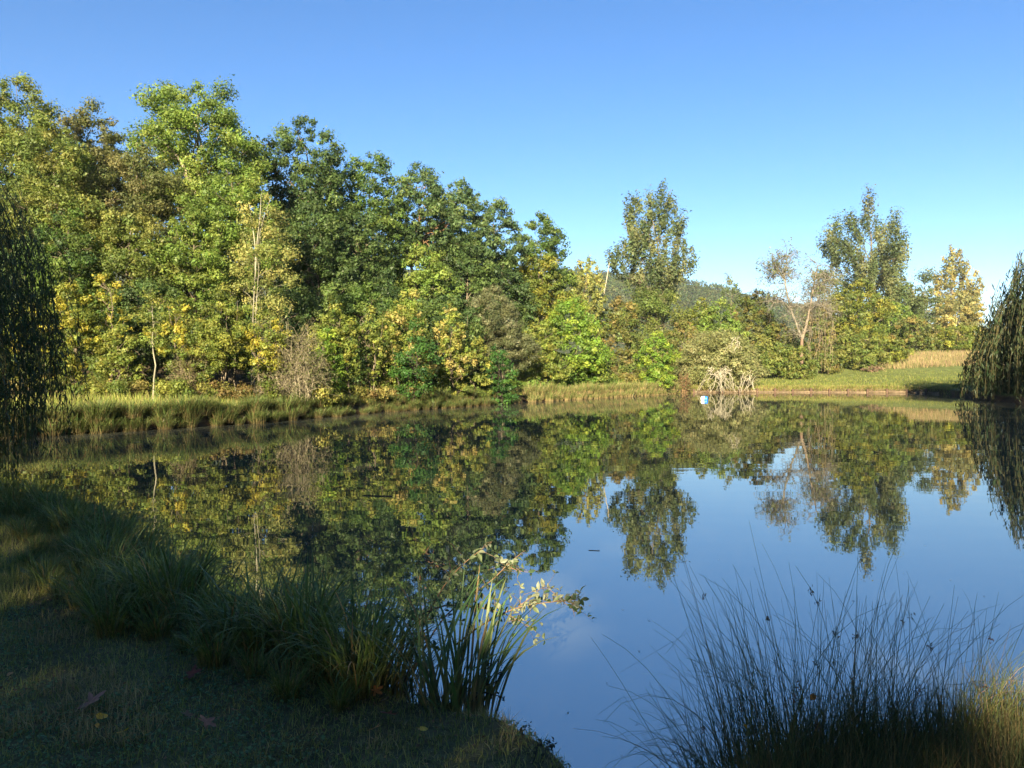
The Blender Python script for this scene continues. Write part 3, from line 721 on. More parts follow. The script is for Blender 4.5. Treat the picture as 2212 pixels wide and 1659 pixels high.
# --- weeping willows
def make_willow(name, label, cx, cy, R, base_h, dome_h, n, nl, leaf_l, leaf_w, pal, seed, low, trunk_r, face=(0.0, 0.0), outer_lift=0.0, limb_f=0.35):
    rng = np.random.default_rng(seed)
    g = float(gz(cx, cy))
    root = empty(name, (cx, cy, g), label, 'tree')
    a = rng.uniform(0, 6.283, n); r = R * np.sqrt(rng.uniform(0.02, 1, n))
    r = r * (1 + 0.07 * np.sin(5 * a + 1) + 0.05 * np.sin(11 * a))
    # strands bunch into tresses
    k_t = int(n / 7)
    ta = np.where(rng.uniform(0, 1, k_t) < face[1], rng.normal(face[0], 0.75, k_t), rng.uniform(0, 6.283, k_t)); trr = R * np.sqrt(rng.uniform(0.05, 1, k_t))
    pick = rng.integers(0, k_t, n)
    bx = np.cos(ta)[pick] * trr[pick] + rng.normal(0, 0.05 * R, n); by = np.sin(ta)[pick] * trr[pick] + rng.normal(0, 0.05 * R, n)
    mix = rng.uniform(0, 1, n) < 0.75
    x0 = np.where(mix, bx, r * np.cos(a)); y0 = np.where(mix, by, r * np.sin(a))
    rr = np.hypot(x0, y0)
    top = base_h + dome_h * np.clip(1 - (rr / (R * 1.03)) ** 2, 0, 1) ** 0.6 - g
    top = top * rng.uniform(0.55, 1.06, n)
    bot = low + rng.exponential(0.35, n) * base_h * 0.25 + outer_lift * np.clip((rr / R - 0.82) / 0.15, 0, 1) * rng.uniform(0.6, 1.3, n) - g
    keep = top - bot > 0.4
    x0, y0, rr, top, bot = x0[keep], y0[keep], rr[keep], top[keep], bot[keep]; n = len(x0)
    k = 8
    t = np.linspace(0, 1, k)[None]
    outx, outy = x0 / np.maximum(rr, .01), y0 / np.maximum(rr, .01)
    arch = 0.10 * R * (1 - np.exp(-t * 5))
    P = np.stack([x0[:, None] - 0.1 * R * outx[:, None] + outx[:, None] * arch + rng.normal(0, 0.03, (n, 1)) * t * R, y0[:, None] - 0.1 * R * outy[:, None] + outy[:, None] * arch + rng.normal(0, 0.03, (n, 1)) * t * R,
                  top[:, None] + (bot - top)[:, None] * t + 0.12 * np.exp(-t * 6) ], -1)
    sw = np.cumsum(rng.normal(0, 0.012 * R / 4.5, (n, k, 2)), 1); P[..., :2] += sw
    acc = Acc(); tubes(acc, P, np.full((n, k), leaf_w * 0.22), np.array([(0.10, 0.085, 0.035)]).repeat(n, 0) * rng.uniform(0.6, 1.2, (n, 1)), 3)
    obj('strands', acc.mesh('strands', M_BARK), root)
    cnt = np.maximum(((top - bot) * nl).astype(int), 6)
    si = np.repeat(np.arange(n), cnt); m = len(si)
    tt = rng.uniform(0.02, 1, m) * (k - 1); i0 = np.minimum(tt.astype(int), k - 2); fr = (tt - i0)[:, None]
    C = P[si, i0] * (1 - fr) + P[si, i0 + 1] * fr + rng.normal(0, leaf_l * 0.28, (m, 3))
    N = unit(np.c_[rng.normal(0, 1, (m, 2)), rng.normal(0.15, 0.35, m)])
    L = leaf_l * rng.uniform(0.6, 1.35, m)
    cols = palette_cols(rng, PAL[pal], n, si)
    acc = Acc(); leaf_quads(acc, rng, C, N, L, L * (leaf_w / leaf_l), cols, hang=1.6)
    obj('crown', acc.mesh('crown', M_LEAF), root)
    STATS['tri'] += 2 * m
    acc = Acc()
    T = np.array([(0, 0, -0.2), (0.1, 0, base_h * 0.3), (-0.1, 0.1, base_h * 0.6), (0.05, 0, base_h + dome_h * 0.3)]); T = np.stack([np.interp(np.linspace(0, 1, 8), np.linspace(0, 1, 4), T[:, c]) for c in range(3)], 1)
    tubes(acc, T[None], (trunk_r * np.linspace(1.15, 0.5, 8))[None], np.array(BARK['grey']), 8)
    obj('trunk', acc.mesh('trunk', M_BARK, True), root)
    nb = 26
    sel = rng.choice(n, nb, replace=False)
    A = np.c_[np.zeros(nb), np.zeros(nb), rng.uniform(base_h * 0.5, base_h + dome_h * 0.3, nb)]
    B = P[sel, 0]
    acc = Acc(); tubes(acc, curve_pts(rng, A, B, 8, 0.0, 0.012), trunk_r * limb_f * np.linspace(1, 0.15, 8)[None].repeat(nb, 0), np.array(BARK['grey'])[None].repeat(nb, 0), 5)
    obj('limbs', acc.mesh('limbs', M_BARK, True), root)
    return root
make_willow('weeping_willow', 'weeping willow at the left edge, dark strands hanging to the water close by', -10.75, 10.2, 4.35, 3.3, 3.3, 1150, 16, 0.13, 0.024, 'willow', 301, 0.2, 0.28, face=(0.0, 0.6), outer_lift=1.5, limb_f=0.08)
make_willow('weeping_willow', 'weeping willow on the right bank, dome reaching out of the right frame', 40.0, 52.0, 8.0, 3.0, 10.3, 900, 6.0, 0.40, 0.085, 'willowdark', 302, 0.1, 0.5)

# --- dead wood and thickets
def make_thicket(name, label, x, top, hw, d, ntw, col, r, pal=None, nleaf=0, seed=0, leaf_l=0.12, asp=0.5, group=None, kind='arch', cat='bush'):
    rng = np.random.default_rng(seed)
    cx = (x - XC) / F * d; g = float(gz(cx, d)); H = EYE - (top - YH) / F * d - g; R = hw / F * d
    root = empty(name, (cx, d, g), label, cat, group)
    a = rng.uniform(0, 6.283, ntw); u = rng.uniform(0.1, 1, ntw)
    rr = R * np.sqrt(u)
    hz = H * np.sqrt(np.clip(1 - (rr / R) ** 2, 0, 1)) * rng.uniform(0.55, 1.0, ntw) + 0.05 * H
    end = np.c_[rr * np.cos(a), rr * np.sin(a) * 0.8, hz]
    st = np.c_[rng.normal(0, R * 0.22, ntw), rng.normal(0, R * 0.16, ntw), np.full(ntw, -0.1)]
    P = curve_pts(rng, st, end, 9, 0.2, 0.045)
    acc = Acc()
    tubes(acc, P, r * 1.3 * np.linspace(1, 0.35, 9)[None] * rng.uniform(0.6, 1.5, (ntw, 1)), np.array(col)[None] * rng.uniform(0.65, 1.2, (ntw, 1)), 3)
    n2 = ntw * 3
    A2 = P[rng.integers(0, ntw, n2), rng.integers(3, 9, n2)]
    dd = unit(rng.normal(0, 1, (n2, 3)) + unit(A2 - np.array([0, 0, H * 0.3])) * 0.8)
    B2 = A2 + dd * rng.uniform(0.12, 0.4, (n2, 1)) * min(R, H)
    B2[:, 2] = np.maximum(B2[:, 2], 0.02)
    P2 = curve_pts(rng, A2, B2, 5, 0.1, 0.05)
    tubes(acc, P2, r * 0.75 * np.linspace(1, 0.4, 5)[None].repeat(n2, 0), np.array(col)[None] * rng.uniform(0.6, 1.15, (n2, 1)), 3)
    tw = obj('twigs', acc.mesh('twigs', M_TWIG), root); tw['kind'] = 'stuff'
    if nleaf:
        idx = rng.integers(0, n2, nleaf)
        C = P2[idx, rng.integers(1, 5, nleaf)] + rng.normal(0, leaf_l * 0.7, (nleaf, 3))
        C[:, 2] = np.maximum(C[:, 2], 0.03)
        N = unit(rng.normal(0, 1, (nleaf, 3)) + np.array([0, -0.3, 0.4]))
        L = leaf_l * rng.uniform(0.6, 1.4, nleaf)
        acc = Acc(); leaf_quads(acc, rng, C, N, L, L * asp, palette_cols(rng, PAL[pal], n2, idx))
        obj('foliage', acc.mesh('foliage', M_LEAF), root)
        STATS['tri'] += 2 * nleaf
    return root
make_thicket('dead_thicket', 'grey-brown dead thicket of arching bare twigs at the wood edge', 635, 692, 82, 33.5, 260, (0.27, 0.225, 0.145), 0.009, 'tan', 5000, 401, 0.09)
make_thicket('dry_thicket', 'small brownish dry thicket between slim sapling and multi-stemmed maple', 408, 745, 44, 32, 200, (0.22, 0.17, 0.10), 0.009, 'tan', 2600, 402, 0.10)
b = make_tree('bleached_bush', 'olive dome-shaped bush on the far bank with bleached bare branches below', 1550, 714, 92, 77.5, 852, 'scrub', 'dome', cat='bush', seed=403, stems=6, leaf=0.0021, pack=1.1, asp=0.5, ragged=0.28, nbr=60, lump=0.08, cr=0.6)
rng = np.random.default_rng(404)
O_ = np.array(b.location)
def bleached(paths_n, x0, x1, ytop, ybot, d):
    acc = Acc()
    A = np.stack([W(rng.uniform(x0 + 0.25 * (x1 - x0), x1 - 0.15 * (x1 - x0)), d, ytop + rng.uniform(-6, 12)) for _ in range(paths_n)])
    B = np.stack([W(rng.uniform(x0, x1), d - rng.uniform(0, 1.2), ybot - rng.uniform(0, 8)) for _ in range(paths_n)])
    P = curve_pts(rng, A - O_, B - O_, 9, 0.2, 0.05)
    tubes(acc, P, 0.024 * np.linspace(1.3, 0.5, 9)[None] * rng.uniform(0.5, 1.3, (paths_n, 1)), np.array((0.42, 0.37, 0.27))[None] * rng.uniform(0.7, 1.15, (paths_n, 1)), 4)
    o = obj('bleached_branches', acc.mesh('bleached_branches', M_TWIG), b); o['kind'] = 'stuff'; o['label'] = 'tangle of bleached bare branches hanging to the water'
bleached(34, 1505, 1600, 798, 849, 74.2)
bleached(16, 1590, 1640, 805, 848, 74.6)
bleached(10, 1565, 1606, 735, 765, 75.0)
make_thicket('reddish_shrub', 'small rust-red shrub at the water left of the bleached branches', 1478, 800, 18, 73.5, 110, (0.24, 0.14, 0.075), 0.016, 'tan', 900, 405, 0.14)
make_thicket('dry_scrub', 'low pinkish dry brush pile at the left end of the dry grass bank', 1885, 790, 26, 97, 120, (0.30, 0.19, 0.13), 0.02, 'tan', 400, 406, 0.2)

def bare_tree():
    rng = np.random.default_rng(410)
    d = 94.0; base = W(1733, d, 832); base[2] = float(gz(base[0], d))
    root = empty('bare_tree', base, 'bare forked tree with reddish trunk and drooping grey twigs', 'tree')
    acc = Acc()
    def limb(pts, r0, r1, col):
        P = np.array(pts) - base; t = np.linspace(0, 1, len(P)); q = np.linspace(0, 1, 10)
        Q = np.stack([np.interp(q, t, P[:, c]) for c in range(3)], 1); Q[1:-1] = (Q[:-2] + 2 * Q[1:-1] + Q[2:]) / 4
        a = Acc(); tubes(a, Q[None], np.linspace(r0, r1, 10)[None], np.array(col), 7); return a, Q
    a, q0 = limb([W(1733, d, 845), W(1731, d, 780), W(1732, d, 728)], 0.24, 0.18, (0.17, 0.11, 0.075)); obj('trunk', a.mesh('trunk', M_BARK, True), root)
    lims = []
    for pts, r0, r1, col in [([W(1732, d, 732), W(1720, d, 700), W(1706, d, 668), W(1698, d, 630), W(1690, d, 585), W(1700, d, 555)], 0.16, 0.05, (0.21, 0.18, 0.135)),
                        ([W(1732, d, 732), W(1742, d, 700), W(1750, d, 660), W(1757, d, 615), W(1765, d, 575)], 0.2, 0.05, (0.22, 0.17, 0.12)),
                        ([W(1706, d, 668), W(1690, d - 1, 650), W(1672, d - 1.5, 655)], 0.11, 0.04, (0.21, 0.18, 0.135)),
                        ([W(1748, d, 672), W(1770, d - 1, 655), W(1795, d - 1.5, 680)], 0.13, 0.04, (0.21, 0.18, 0.135)),
                        ([W(1755, d, 640), W(1775, d, 612), W(1790, d, 600)], 0.10, 0.03, (0.21, 0.18, 0.135)),
                        ([W(1694, d, 605), W(1675, d, 585), W(1668, d, 600)], 0.08, 0.03, (0.2, 0.175, 0.13))]:
        a, Q = limb(pts, r0, r1, col); o = obj('limb', a.mesh('limb', M_BARK, True), root); lims.append(Q)
    allp = np.concatenate(lims)
    acc = Acc(); leaves = []
    n = 240
    A = allp[rng.integers(0, len(allp), n)]
    dirs = unit(np.c_[rng.normal(0, 1, n), rng.normal(0, 0.7, n), rng.normal(0.35, 0.7, n)])
    B = A + dirs * rng.uniform(0.8, 2.4, (n, 1))
    P = curve_pts(rng, A, B, 6, 0.15, 0.05)
    tubes(acc, P, 0.045 * np.linspace(1, 0.5, 6)[None] * rng.uniform(0.6, 1.3, (n, 1)), np.array((0.21, 0.18, 0.135))[None] * rng.uniform(0.7, 1.15, (n, 1)), 4)
    n2 = 1800
    A2 = P[rng.integers(0, n, n2), rng.integers(2, 6, n2)]
    droop = np.where(A2[:, 0:1] > 0.2, -0.9, 0.2)
    B2 = A2 + unit(rng.normal(0, 0.8, (n2, 3)) + np.c_[np.zeros((n2, 2)), droop]) * rng.uniform(0.5, 1.6, (n2, 1))
    P2 = curve_pts(rng, A2, B2, 5, 0.12, 0.05)
    tubes(acc, P2, np.full((n2, 5), 0.013), np.array((0.20, 0.175, 0.13))[None] * rng.uniform(0.6, 1.15, (n2, 1)), 3)
    # long hanging creepers
    n3 = 26
    A3 = np.stack([W(rng.uniform(1745, 1800), d - rng.uniform(0, 1.5), rng.uniform(660, 730)) for _ in range(n3)]) - base
    B3 = A3 + np.c_[rng.normal(0, 0.5, n3), np.zeros(n3), -rng.uniform(2.5, 7, n3)]
    B3[:, 2] = np.maximum(B3[:, 2], 0.3)
    tubes(acc, curve_pts(rng, A3, B3, 8, 0.03, 0.02), np.full((n3, 8), 0.018), np.array((0.33, 0.25, 0.16))[None] * rng.uniform(0.6, 1.15, (n3, 1)), 3)
    o = obj('twigs', acc.mesh('twigs', M_TWIG), root); o['kind'] = 'stuff'
    m = 3600
    idx = rng.integers(0, n2, m); idx = idx[(P2[idx, -1, 2] > 9.5)]; m = len(idx)
    C = P2[idx, rng.integers(1, 5, m)] + rng.normal(0, 0.12, (m, 3))
    L = rng.uniform(0.14, 0.34, m)
    acc = Acc(); leaf_quads(acc, rng, C, rand_dir(rng, m), L, L * 0.5, palette_cols(rng, PAL['poplar'], n2, idx))
    obj('sparse_leaves', acc.mesh('sparse_leaves', M_LEAF), root)
bare_tree()

def snag(label, paths, r, col):
    base = paths[0][0].copy()
    root = empty('dead_snag', base, label, 'dead tree')
    for i, pth in enumerate(paths):
        P = np.array(pth) - base; t = np.linspace(0, 1, len(P)); q = np.linspace(0, 1, 8)
        Q = np.stack([np.interp(q, t, P[:, c]) for c in range(3)], 1)
        a = Acc(); tubes(a, Q[None], (r * (1 if i == 0 else 0.7) * np.linspace(1, 0.4, 8))[None], np.array(col), 6)
        obj('pole' if i == 0 else 'fork', a.mesh('pole', M_BARK, True), root)
_z = W(1301, 86, 800); _z[2] = float(gz(_z[0], 86))
snag('pale forked dead pole against the sky right of the last oak', [[_z, W(1301, 86, 660), W(1303, 86, 640), W(1310, 86, 605), W(1316, 86, 568)], [W(1302, 86, 645), W(1296, 86, 612), W(1292, 86, 590)], [W(1301, 86, 650), W(1294, 86, 636)]], 0.09, (0.42, 0.34, 0.24))
_z = W(1104, 70, 800); _z[2] = float(gz(_z[0], 70))
snag('slim bare dead pole left of the last oak', [[_z, W(1104, 70, 650), W(1106, 70, 610), W(1110, 70, 583)], [W(1103, 70, 670), W(1096, 70, 655)]], 0.06, (0.42, 0.34, 0.24))

# --- brambles along the foot of the wood
for i, (x, top, hw, d, pal) in enumerate([(60, 815, 75, 29, 'bramble'), (200, 822, 60, 29.5, 'ygreen'), (275, 815, 50, 30.5, 'bramble'), (370, 818, 52, 31, 'ygreen'), (455, 822, 55, 31.5, 'bramble'), (545, 818, 55, 32, 'bramble'), (690, 826, 45, 34.5, 'gold'), (770, 828, 50, 38, 'bramble'), (845, 822, 45, 40.5, 'bramble'), (960, 822, 50, 44.5, 'ygreen'), (1120, 826, 45, 54, 'mid'), (1300, 826, 42, 66, 'mid'), (1365, 812, 40, 72, 'bramble'), (1345, 770, 45, 76, 'hedge'), (1460, 790, 40, 80, 'olive')]):
    lab = ['bramble mound behind the hanging willow', 'green bramble left of the slim pale sapling', 'bramble tangle just left of the slim sapling', 'leafy bramble right of the slim sapling', 'bramble under the multi-stemmed maple', 'straw-tinted bramble left of the dead thicket', 'yellow bramble right of the dead thicket', 'bramble below the narrow yellow sapling', 'bramble left of the small bank tree', 'green bramble right of the small bank tree', 'low green bramble right of the dark waterline bush', 'low green bramble right of the bright green tree', 'reddish bramble left of the egg-shaped bush', 'brown scrub behind the egg-shaped bush', 'olive scrub right of the egg-shaped bush'][i]
    make_tree('bramble_bush', lab, x, top, hw, d, 900, pal, 'dome', cat='bush', seed=500 + i, stems=4, cr=0.3 if d < 50 else 0.5, nbr=14, leaf=0.0024, group='brambles at the foot of the wood')

# ------------------------------------------------------------------ sedges, grass
def blade_set(rng, n, base_r, length, width, lean, cols_top, cols_base, dry=0.1, k=5, gravity=0.5, base_mix=0.1):
    """curved tapering blades from a tuft; returns points, widths, side, colours (n,k-1,3)"""
    a = rng.uniform(0, 6.283, n); r = base_r * np.sqrt(rng.uniform(0, 1, n))
    b = np.c_[r * np.cos(a), r * np.sin(a), np.zeros(n)]
    az = a + rng.normal(0, 0.7, n)
    L = length * rng.uniform(0.55, 1.15, n)
    th = np.abs(rng.normal(lean, lean * 0.5, n))          # tilt from the vertical
    g = gravity * rng.uniform(0.3, 1.7, n)
    t = np.linspace(0, 1, k)
    ang = th[:, None] + g[:, None] * t[None] ** 2 * 1.6
    ang = np.minimum(ang, 2.3)
    ds = L[:, None] / (k - 1)
    hx = np.cumsum(np.sin(ang) * ds, 1) - np.sin(ang[:, :1]) * ds; hz = np.cumsum(np.cos(ang) * ds, 1) - np.cos(ang[:, :1]) * ds
    P = np.stack([b[:, 0:1] + np.cos(az)[:, None] * hx, b[:, 1:2] + np.sin(az)[:, None] * hx, hz - 0.03], -1)
    Wd = width * rng.uniform(0.6, 1.3, n)[:, None] * np.array([0.75] + [1.0] * (k - 3) + [0.62, 0.05])[None]
    tw = az + np.pi / 2 + rng.normal(0, 0.5, n)
    side = np.c_[np.cos(tw), np.sin(tw), np.zeros(n)]
    ct = np.array(cols_top)[rng.integers(0, len(cols_top), n)] * rng.uniform(0.65, 1.3, (n, 1))
    cb = np.array(cols_base)[rng.integers(0, len(cols_base), n)] * rng.uniform(0.7, 1.2, (n, 1))
    isdry = rng.uniform(0, 1, n) < dry
    ct[isdry] = cb[isdry] * 1.2
    m = np.clip(np.linspace(base_mix, 1.5, k - 1), 0, 1)[None, :, None]
    cols = cb[:, None] * (1 - m) + ct[:, None] * m
    return P, Wd, side, cols

SEDGE = [(0.095, 0.135, 0.034), (0.12, 0.155, 0.042), (0.075, 0.115, 0.034), (0.15, 0.165, 0.05)]
STRAW = [(0.16, 0.11, 0.05), (0.12, 0.08, 0.035), (0.09, 0.09, 0.035), (0.21, 0.15, 0.07)]

def shore_point(s, o):
    """point at distance-parameter s (0..1 between two shoreline angles) handled by angle a"""
    r = shore_r(s) + o
    return CEN[0] + r * np.cos(s), CEN[1] + r * np.sin(s)

def ang_of(x, y):
    return math.atan2(y - CEN[1], x - CEN[0])

def shore_walk(p0, p1, step):
    """angles evenly spaced by ground distance along the shore from p0 to p1 (shortest way)"""
    a0, a1 = ang_of(*p0), ang_of(*p1)
    d = (a1 - a0 + np.pi) % (2 * np.pi) - np.pi
    a = a0 + d * np.linspace(0, 1, 800)
    x, y = shore_point(a, 0)
    L = np.r_[0, np.cumsum(np.hypot(np.diff(x), np.diff(y)))]
    return np.interp(np.arange(0, L[-1], step), L, a)

rng = np.random.default_rng(600)
var = []
for i in range(6):
    acc = Acc(); P, Wd, sd, c = blade_set(rng, 430, 0.55, 1.22, 0.024, 0.22, SEDGE, STRAW, 0.14, 5, 0.55)
    ribbons(acc, P, Wd, sd, c); var.append(acc.mesh('sedge', M_BLADE))
def tussock(me, x, y, s, rz, label, group, name='sedge_tussock', sz=None, z=None):
    o = obj(name, me, None, (x, y, float(gz(x, y)) - 0.03 if z is None else z))
    o.rotation_euler = (0, 0, rz); o.scale = (s, s, sz or s)
    return tag(o, label, 'sedge', group)
for row, (off, sc_) in enumerate([(-0.16, 0.44), (0.06, 0.58), (0.38, 0.64), (0.78, 0.5)]):
    for a in shore_walk((-16.5, 16), (-6.4, 38), 0.8):
        x, y = shore_point(a + rng.normal(0, 0.006), off + rng.normal(0, 0.16))
        s = sc_ * rng.uniform(0.7, 1.15) * (1 if y < 35 else 0.8)
        tussock(var[rng.integers(0, 6)], x, y, s, rng.uniform(0, 6.28), 'green sedge tussock in the shaded belt along the left bank', 'sedge belt on the left bank', z=max(float(gz(x, y)) - 0.05, -0.02))
for row, (off, sc_) in enumerate([(-0.18, 0.4), (0.08, 0.48), (0.45, 0.5)]):
    for a in shore_walk((-6.2, 38.5), (0.5, 50), 0.85):
        x, y = shore_point(a, off + rng.normal(0, 0.1))
        tussock(var[rng.integers(0, 6)], x, y, sc_ * rng.uniform(0.7, 1.4), rng.uniform(0, 6.28), 'short reddish-based sedge tussock between the small bank tree and waterline bush', 'short sedges by the small bank tree', z=max(float(gz(x, y)) - 0.05, -0.02))
varp = []
PALE = [(0.14, 0.19, 0.045), (0.17, 0.20, 0.055), (0.12, 0.17, 0.04), (0.24, 0.22, 0.08)]
PSTR = [(0.34, 0.25, 0.12), (0.28, 0.19, 0.09), (0.22, 0.19, 0.08)]
for i in range(4):
    acc = Acc(); P, Wd, sd, c = blade_set(rng, 170, 0.4, 0.95, 0.035, 0.2, PALE, PSTR, 0.25, 4, 0.4)
    ribbons(acc, P, Wd, sd, c); varp.append(acc.mesh('pale_reed', M_BLADE))
for row, (off, sc_) in enumerate([(-0.2, 0.6), (0.1, 0.85), (0.55, 0.95), (1.1, 0.8)]):
    for a in shore_walk((1.2, 51), (15.0, 71.5), 0.8):
        x, y = shore_point(a, off + rng.normal(0, 0.15))
        tussock(varp[rng.integers(0, 4)], x, y, sc_ * rng.uniform(0.7, 1.2), rng.uniform(0, 6.28), 'pale sunlit reed tussock along the far middle bank', 'pale reeds on the middle bank', 'reed_tussock', z=max(float(gz(x, y)) - 0.05, -0.02))

def grass_field(name, label, pts, length, width, cols, seed, lean=0.35, k=2, base_cols=None):
    rng = np.random.default_rng(seed)
    n = len(pts)
    L = length * rng.uniform(0.5, 1.4, n)
    az = rng.uniform(0, 6.283, n); th = np.abs(rng.normal(0, lean, n))
    t = np.linspace(0, 1, k)
    bend = th[:, None] * (0.6 + 0.9 * t[None])
    hx = L[:, None] * t * np.sin(bend); hz = L[:, None] * t * np.cos(bend)
    P = np.stack([pts[:, 0:1] + np.cos(az)[:, None] * hx, pts[:, 1:2] + np.sin(az)[:, None] * hx, pts[:, 2:3] + hz - 0.01], -1)
    wp = np.array([1.0, 0.12]) if k == 2 else np.array([0.8, 1.0, 0.1])
    Wd = width * rng.uniform(0.6, 1.4, n)[:, None] * wp[None]
    tw = rng.uniform(0, 6.283, n); side = np.c_[np.cos(tw), np.sin(tw), np.zeros(n)]
    cc = np.array(cols)[rng.integers(0, len(cols), n)]
    # patches of one tint
    pt = 0.5 + 0.5 * np.clip(bumps(pts[:, 0], pts[:, 1], 2.2 / max(length * 8, 0.6), seed), -1, 1)
    cc = cc * (0.75 + 0.5 * pt[:, None]) * rng.uniform(0.7, 1.3, (n, 1))
    acc = Acc(); ribbons(acc, P, Wd, side, cc)
    o = obj(name, acc.mesh(name, M_GRASS)); tag(o, label, 'grass', kind='stuff')
    STATS['tri'] += 2 * n * (k - 1)
    return o

def scatter(rng, n, p0, p1, o0, o1, power=1.0):
    a = shore_walk(p0, p1, 0.05)
    aa = a[rng.integers(0, len(a), n)] + rng.normal(0, 0.002, n)
    off = o0 + (o1 - o0) * rng.uniform(0, 1, n) ** power
    x, y = shore_point(aa, off)
    return np.c_[x, y, gz(x, y)]
rng = np.random.default_rng(610)
LAWN = [(0.20, 0.235, 0.045), (0.24, 0.26, 0.055), (0.16, 0.20, 0.04), (0.29, 0.26, 0.08)]
grass_field('bank_grass', 'sunlit yellow-green rough grass on the left bank behind the sedges', scatter(rng, 42000, (-17, 18), (1.2, 51), 0.5, 7.5), 0.34, 0.03, LAWN + [(0.26, 0.22, 0.08)], 611, 0.5)
grass_field('far_lawn_grass', 'green lawn grass on the far right bank', scatter(rng, 42000, (3, 54), (39, 69), 0.2, 26, 1.4), 0.22, 0.045, [(0.14, 0.165, 0.032), (0.18, 0.19, 0.04), (0.25, 0.225, 0.07), (0.10, 0.13, 0.028)], 612, 0.6)
grass_field('edge_grass', 'tufty grass overhanging the timber edging', scatter(rng, 9000, (15, 72), (39, 69), -0.1, 0.9), 0.32, 0.05, [(0.16, 0.19, 0.04), (0.22, 0.20, 0.06), (0.26, 0.19, 0.08)], 614, 0.6)
dp = np.stack([W(x, d, 800) for x, d in zip(np.random.default_rng(1).uniform(1890, 2130, 9000), np.random.default_rng(2).uniform(98, 118, 9000))]); dp[:, 2] = gz(dp[:, 0], dp[:, 1])
grass_field('dry_grass', 'tall dry straw-pink grass on the rise left of the right willow', dp, 0.6, 0.05, [(0.30, 0.20, 0.12), (0.24, 0.18, 0.09), (0.32, 0.24, 0.11), (0.17, 0.18, 0.06)], 613, 0.3)

# near turf
def near_points(rng, n, x0, x1, y0, y1, omin=0.02):
    x = rng.uniform(x0, x1, n); y = y0 + (y1 - y0) * rng.uniform(0, 1, n) ** 1.25
    dx, dy = x - CEN[0], y - CEN[1]
    o = np.hypot(dx, dy) - shore_r(np.arctan2(dy, dx))
    k = (o > omin) & (np.abs(x / y) < 0.74)
    x, y = x[k], y[k]
    return np.c_[x, y, gz(x, y)]
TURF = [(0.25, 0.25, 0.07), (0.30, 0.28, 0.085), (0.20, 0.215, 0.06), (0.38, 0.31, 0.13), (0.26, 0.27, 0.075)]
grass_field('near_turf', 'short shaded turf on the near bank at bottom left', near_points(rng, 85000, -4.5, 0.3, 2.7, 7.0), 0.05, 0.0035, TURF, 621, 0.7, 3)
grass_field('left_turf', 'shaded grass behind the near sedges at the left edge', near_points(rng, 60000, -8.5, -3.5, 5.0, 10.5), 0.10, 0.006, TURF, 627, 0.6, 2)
g1 = near_points(rng, 30000, -4.0, 0.0, 3.4, 6.0)
g1 = g1[bumps(g1[:, 0], g1[:, 1], 2.6, 3) > 0.22]
grass_field('dry_turf', 'patches of wispy straw-coloured grass in the near turf', g1, 0.085, 0.0028, [(0.36, 0.27, 0.13), (0.30, 0.21, 0.10), (0.42, 0.32, 0.16)], 622, 0.6, 3)
def clover():
    rng = np.random.default_rng(623)
    p = near_points(rng, 26000, -4.2, 0.3, 2.8, 5.6)
    p = p[bumps(p[:, 0], p[:, 1], 2.1, 1) > 0.0]
    n = len(p); p[:, 2] += rng.uniform(0.01, 0.04, n)
    L = rng.uniform(0.009, 0.022, n)
    acc = Acc(); leaf_quads(acc, rng, p, unit(rng.normal(0, 0.4, (n, 3)) + np.array([0, 0, 1])), L, L * 0.9, np.array([(0.13, 0.19, 0.075)])[np.zeros(n, int)] * rng.uniform(0.6, 1.4, (n, 1)))
    tag(obj('ground_cover', acc.mesh('ground_cover', M_LEAF)), 'small round-leaved ground cover in the near turf', 'ground cover', kind='stuff')
clover()
def litter():
    rng = np.random.default_rng(626)
    p = near_points(rng, 5200, -4.4, 0.3, 2.7, 6.0); n = len(p); p[:, 2] += rng.uniform(0.015, 0.045, n)
    L = rng.uniform(0.008, 0.026, n)
    acc = Acc(); leaf_quads(acc, rng, p, unit(rng.normal(0, 0.5, (n, 3)) + np.array([0, 0, 1])), L, L * rng.uniform(0.3, 0.8, n), np.array([(0.20, 0.11, 0.06), (0.12, 0.07, 0.045), (0.28, 0.18, 0.09)])[rng.integers(0, 3, n)] * rng.uniform(0.6, 1.3, (n, 1)))
    tag(obj('leaf_litter', acc.mesh('leaf_litter', M_LEAF)), 'brown crumbs of leaf litter scattered in the near turf', 'leaf litter', kind='stuff')
litter()
grass_field('rush_thatch', 'dark matted thatch of dead stems at the foot of the rushes', near_points(rng, 24000, 0.6, 2.4, 2.5, 3.5, -0.2), 0.36, 0.0032, [(0.09, 0.09, 0.035), (0.15, 0.11, 0.05), (0.06, 0.08, 0.03)], 625, 0.55, 3)
grass_field('corner_grass', 'straw-brown sunlit grass at the bottom right corner', near_points(rng, 24000, 1.75, 3.2, 2.5, 4.2, -0.05), 0.10, 0.004, [(0.20, 0.13, 0.055), (0.16, 0.11, 0.04), (0.11, 0.11, 0.035)], 624, 0.7, 3)

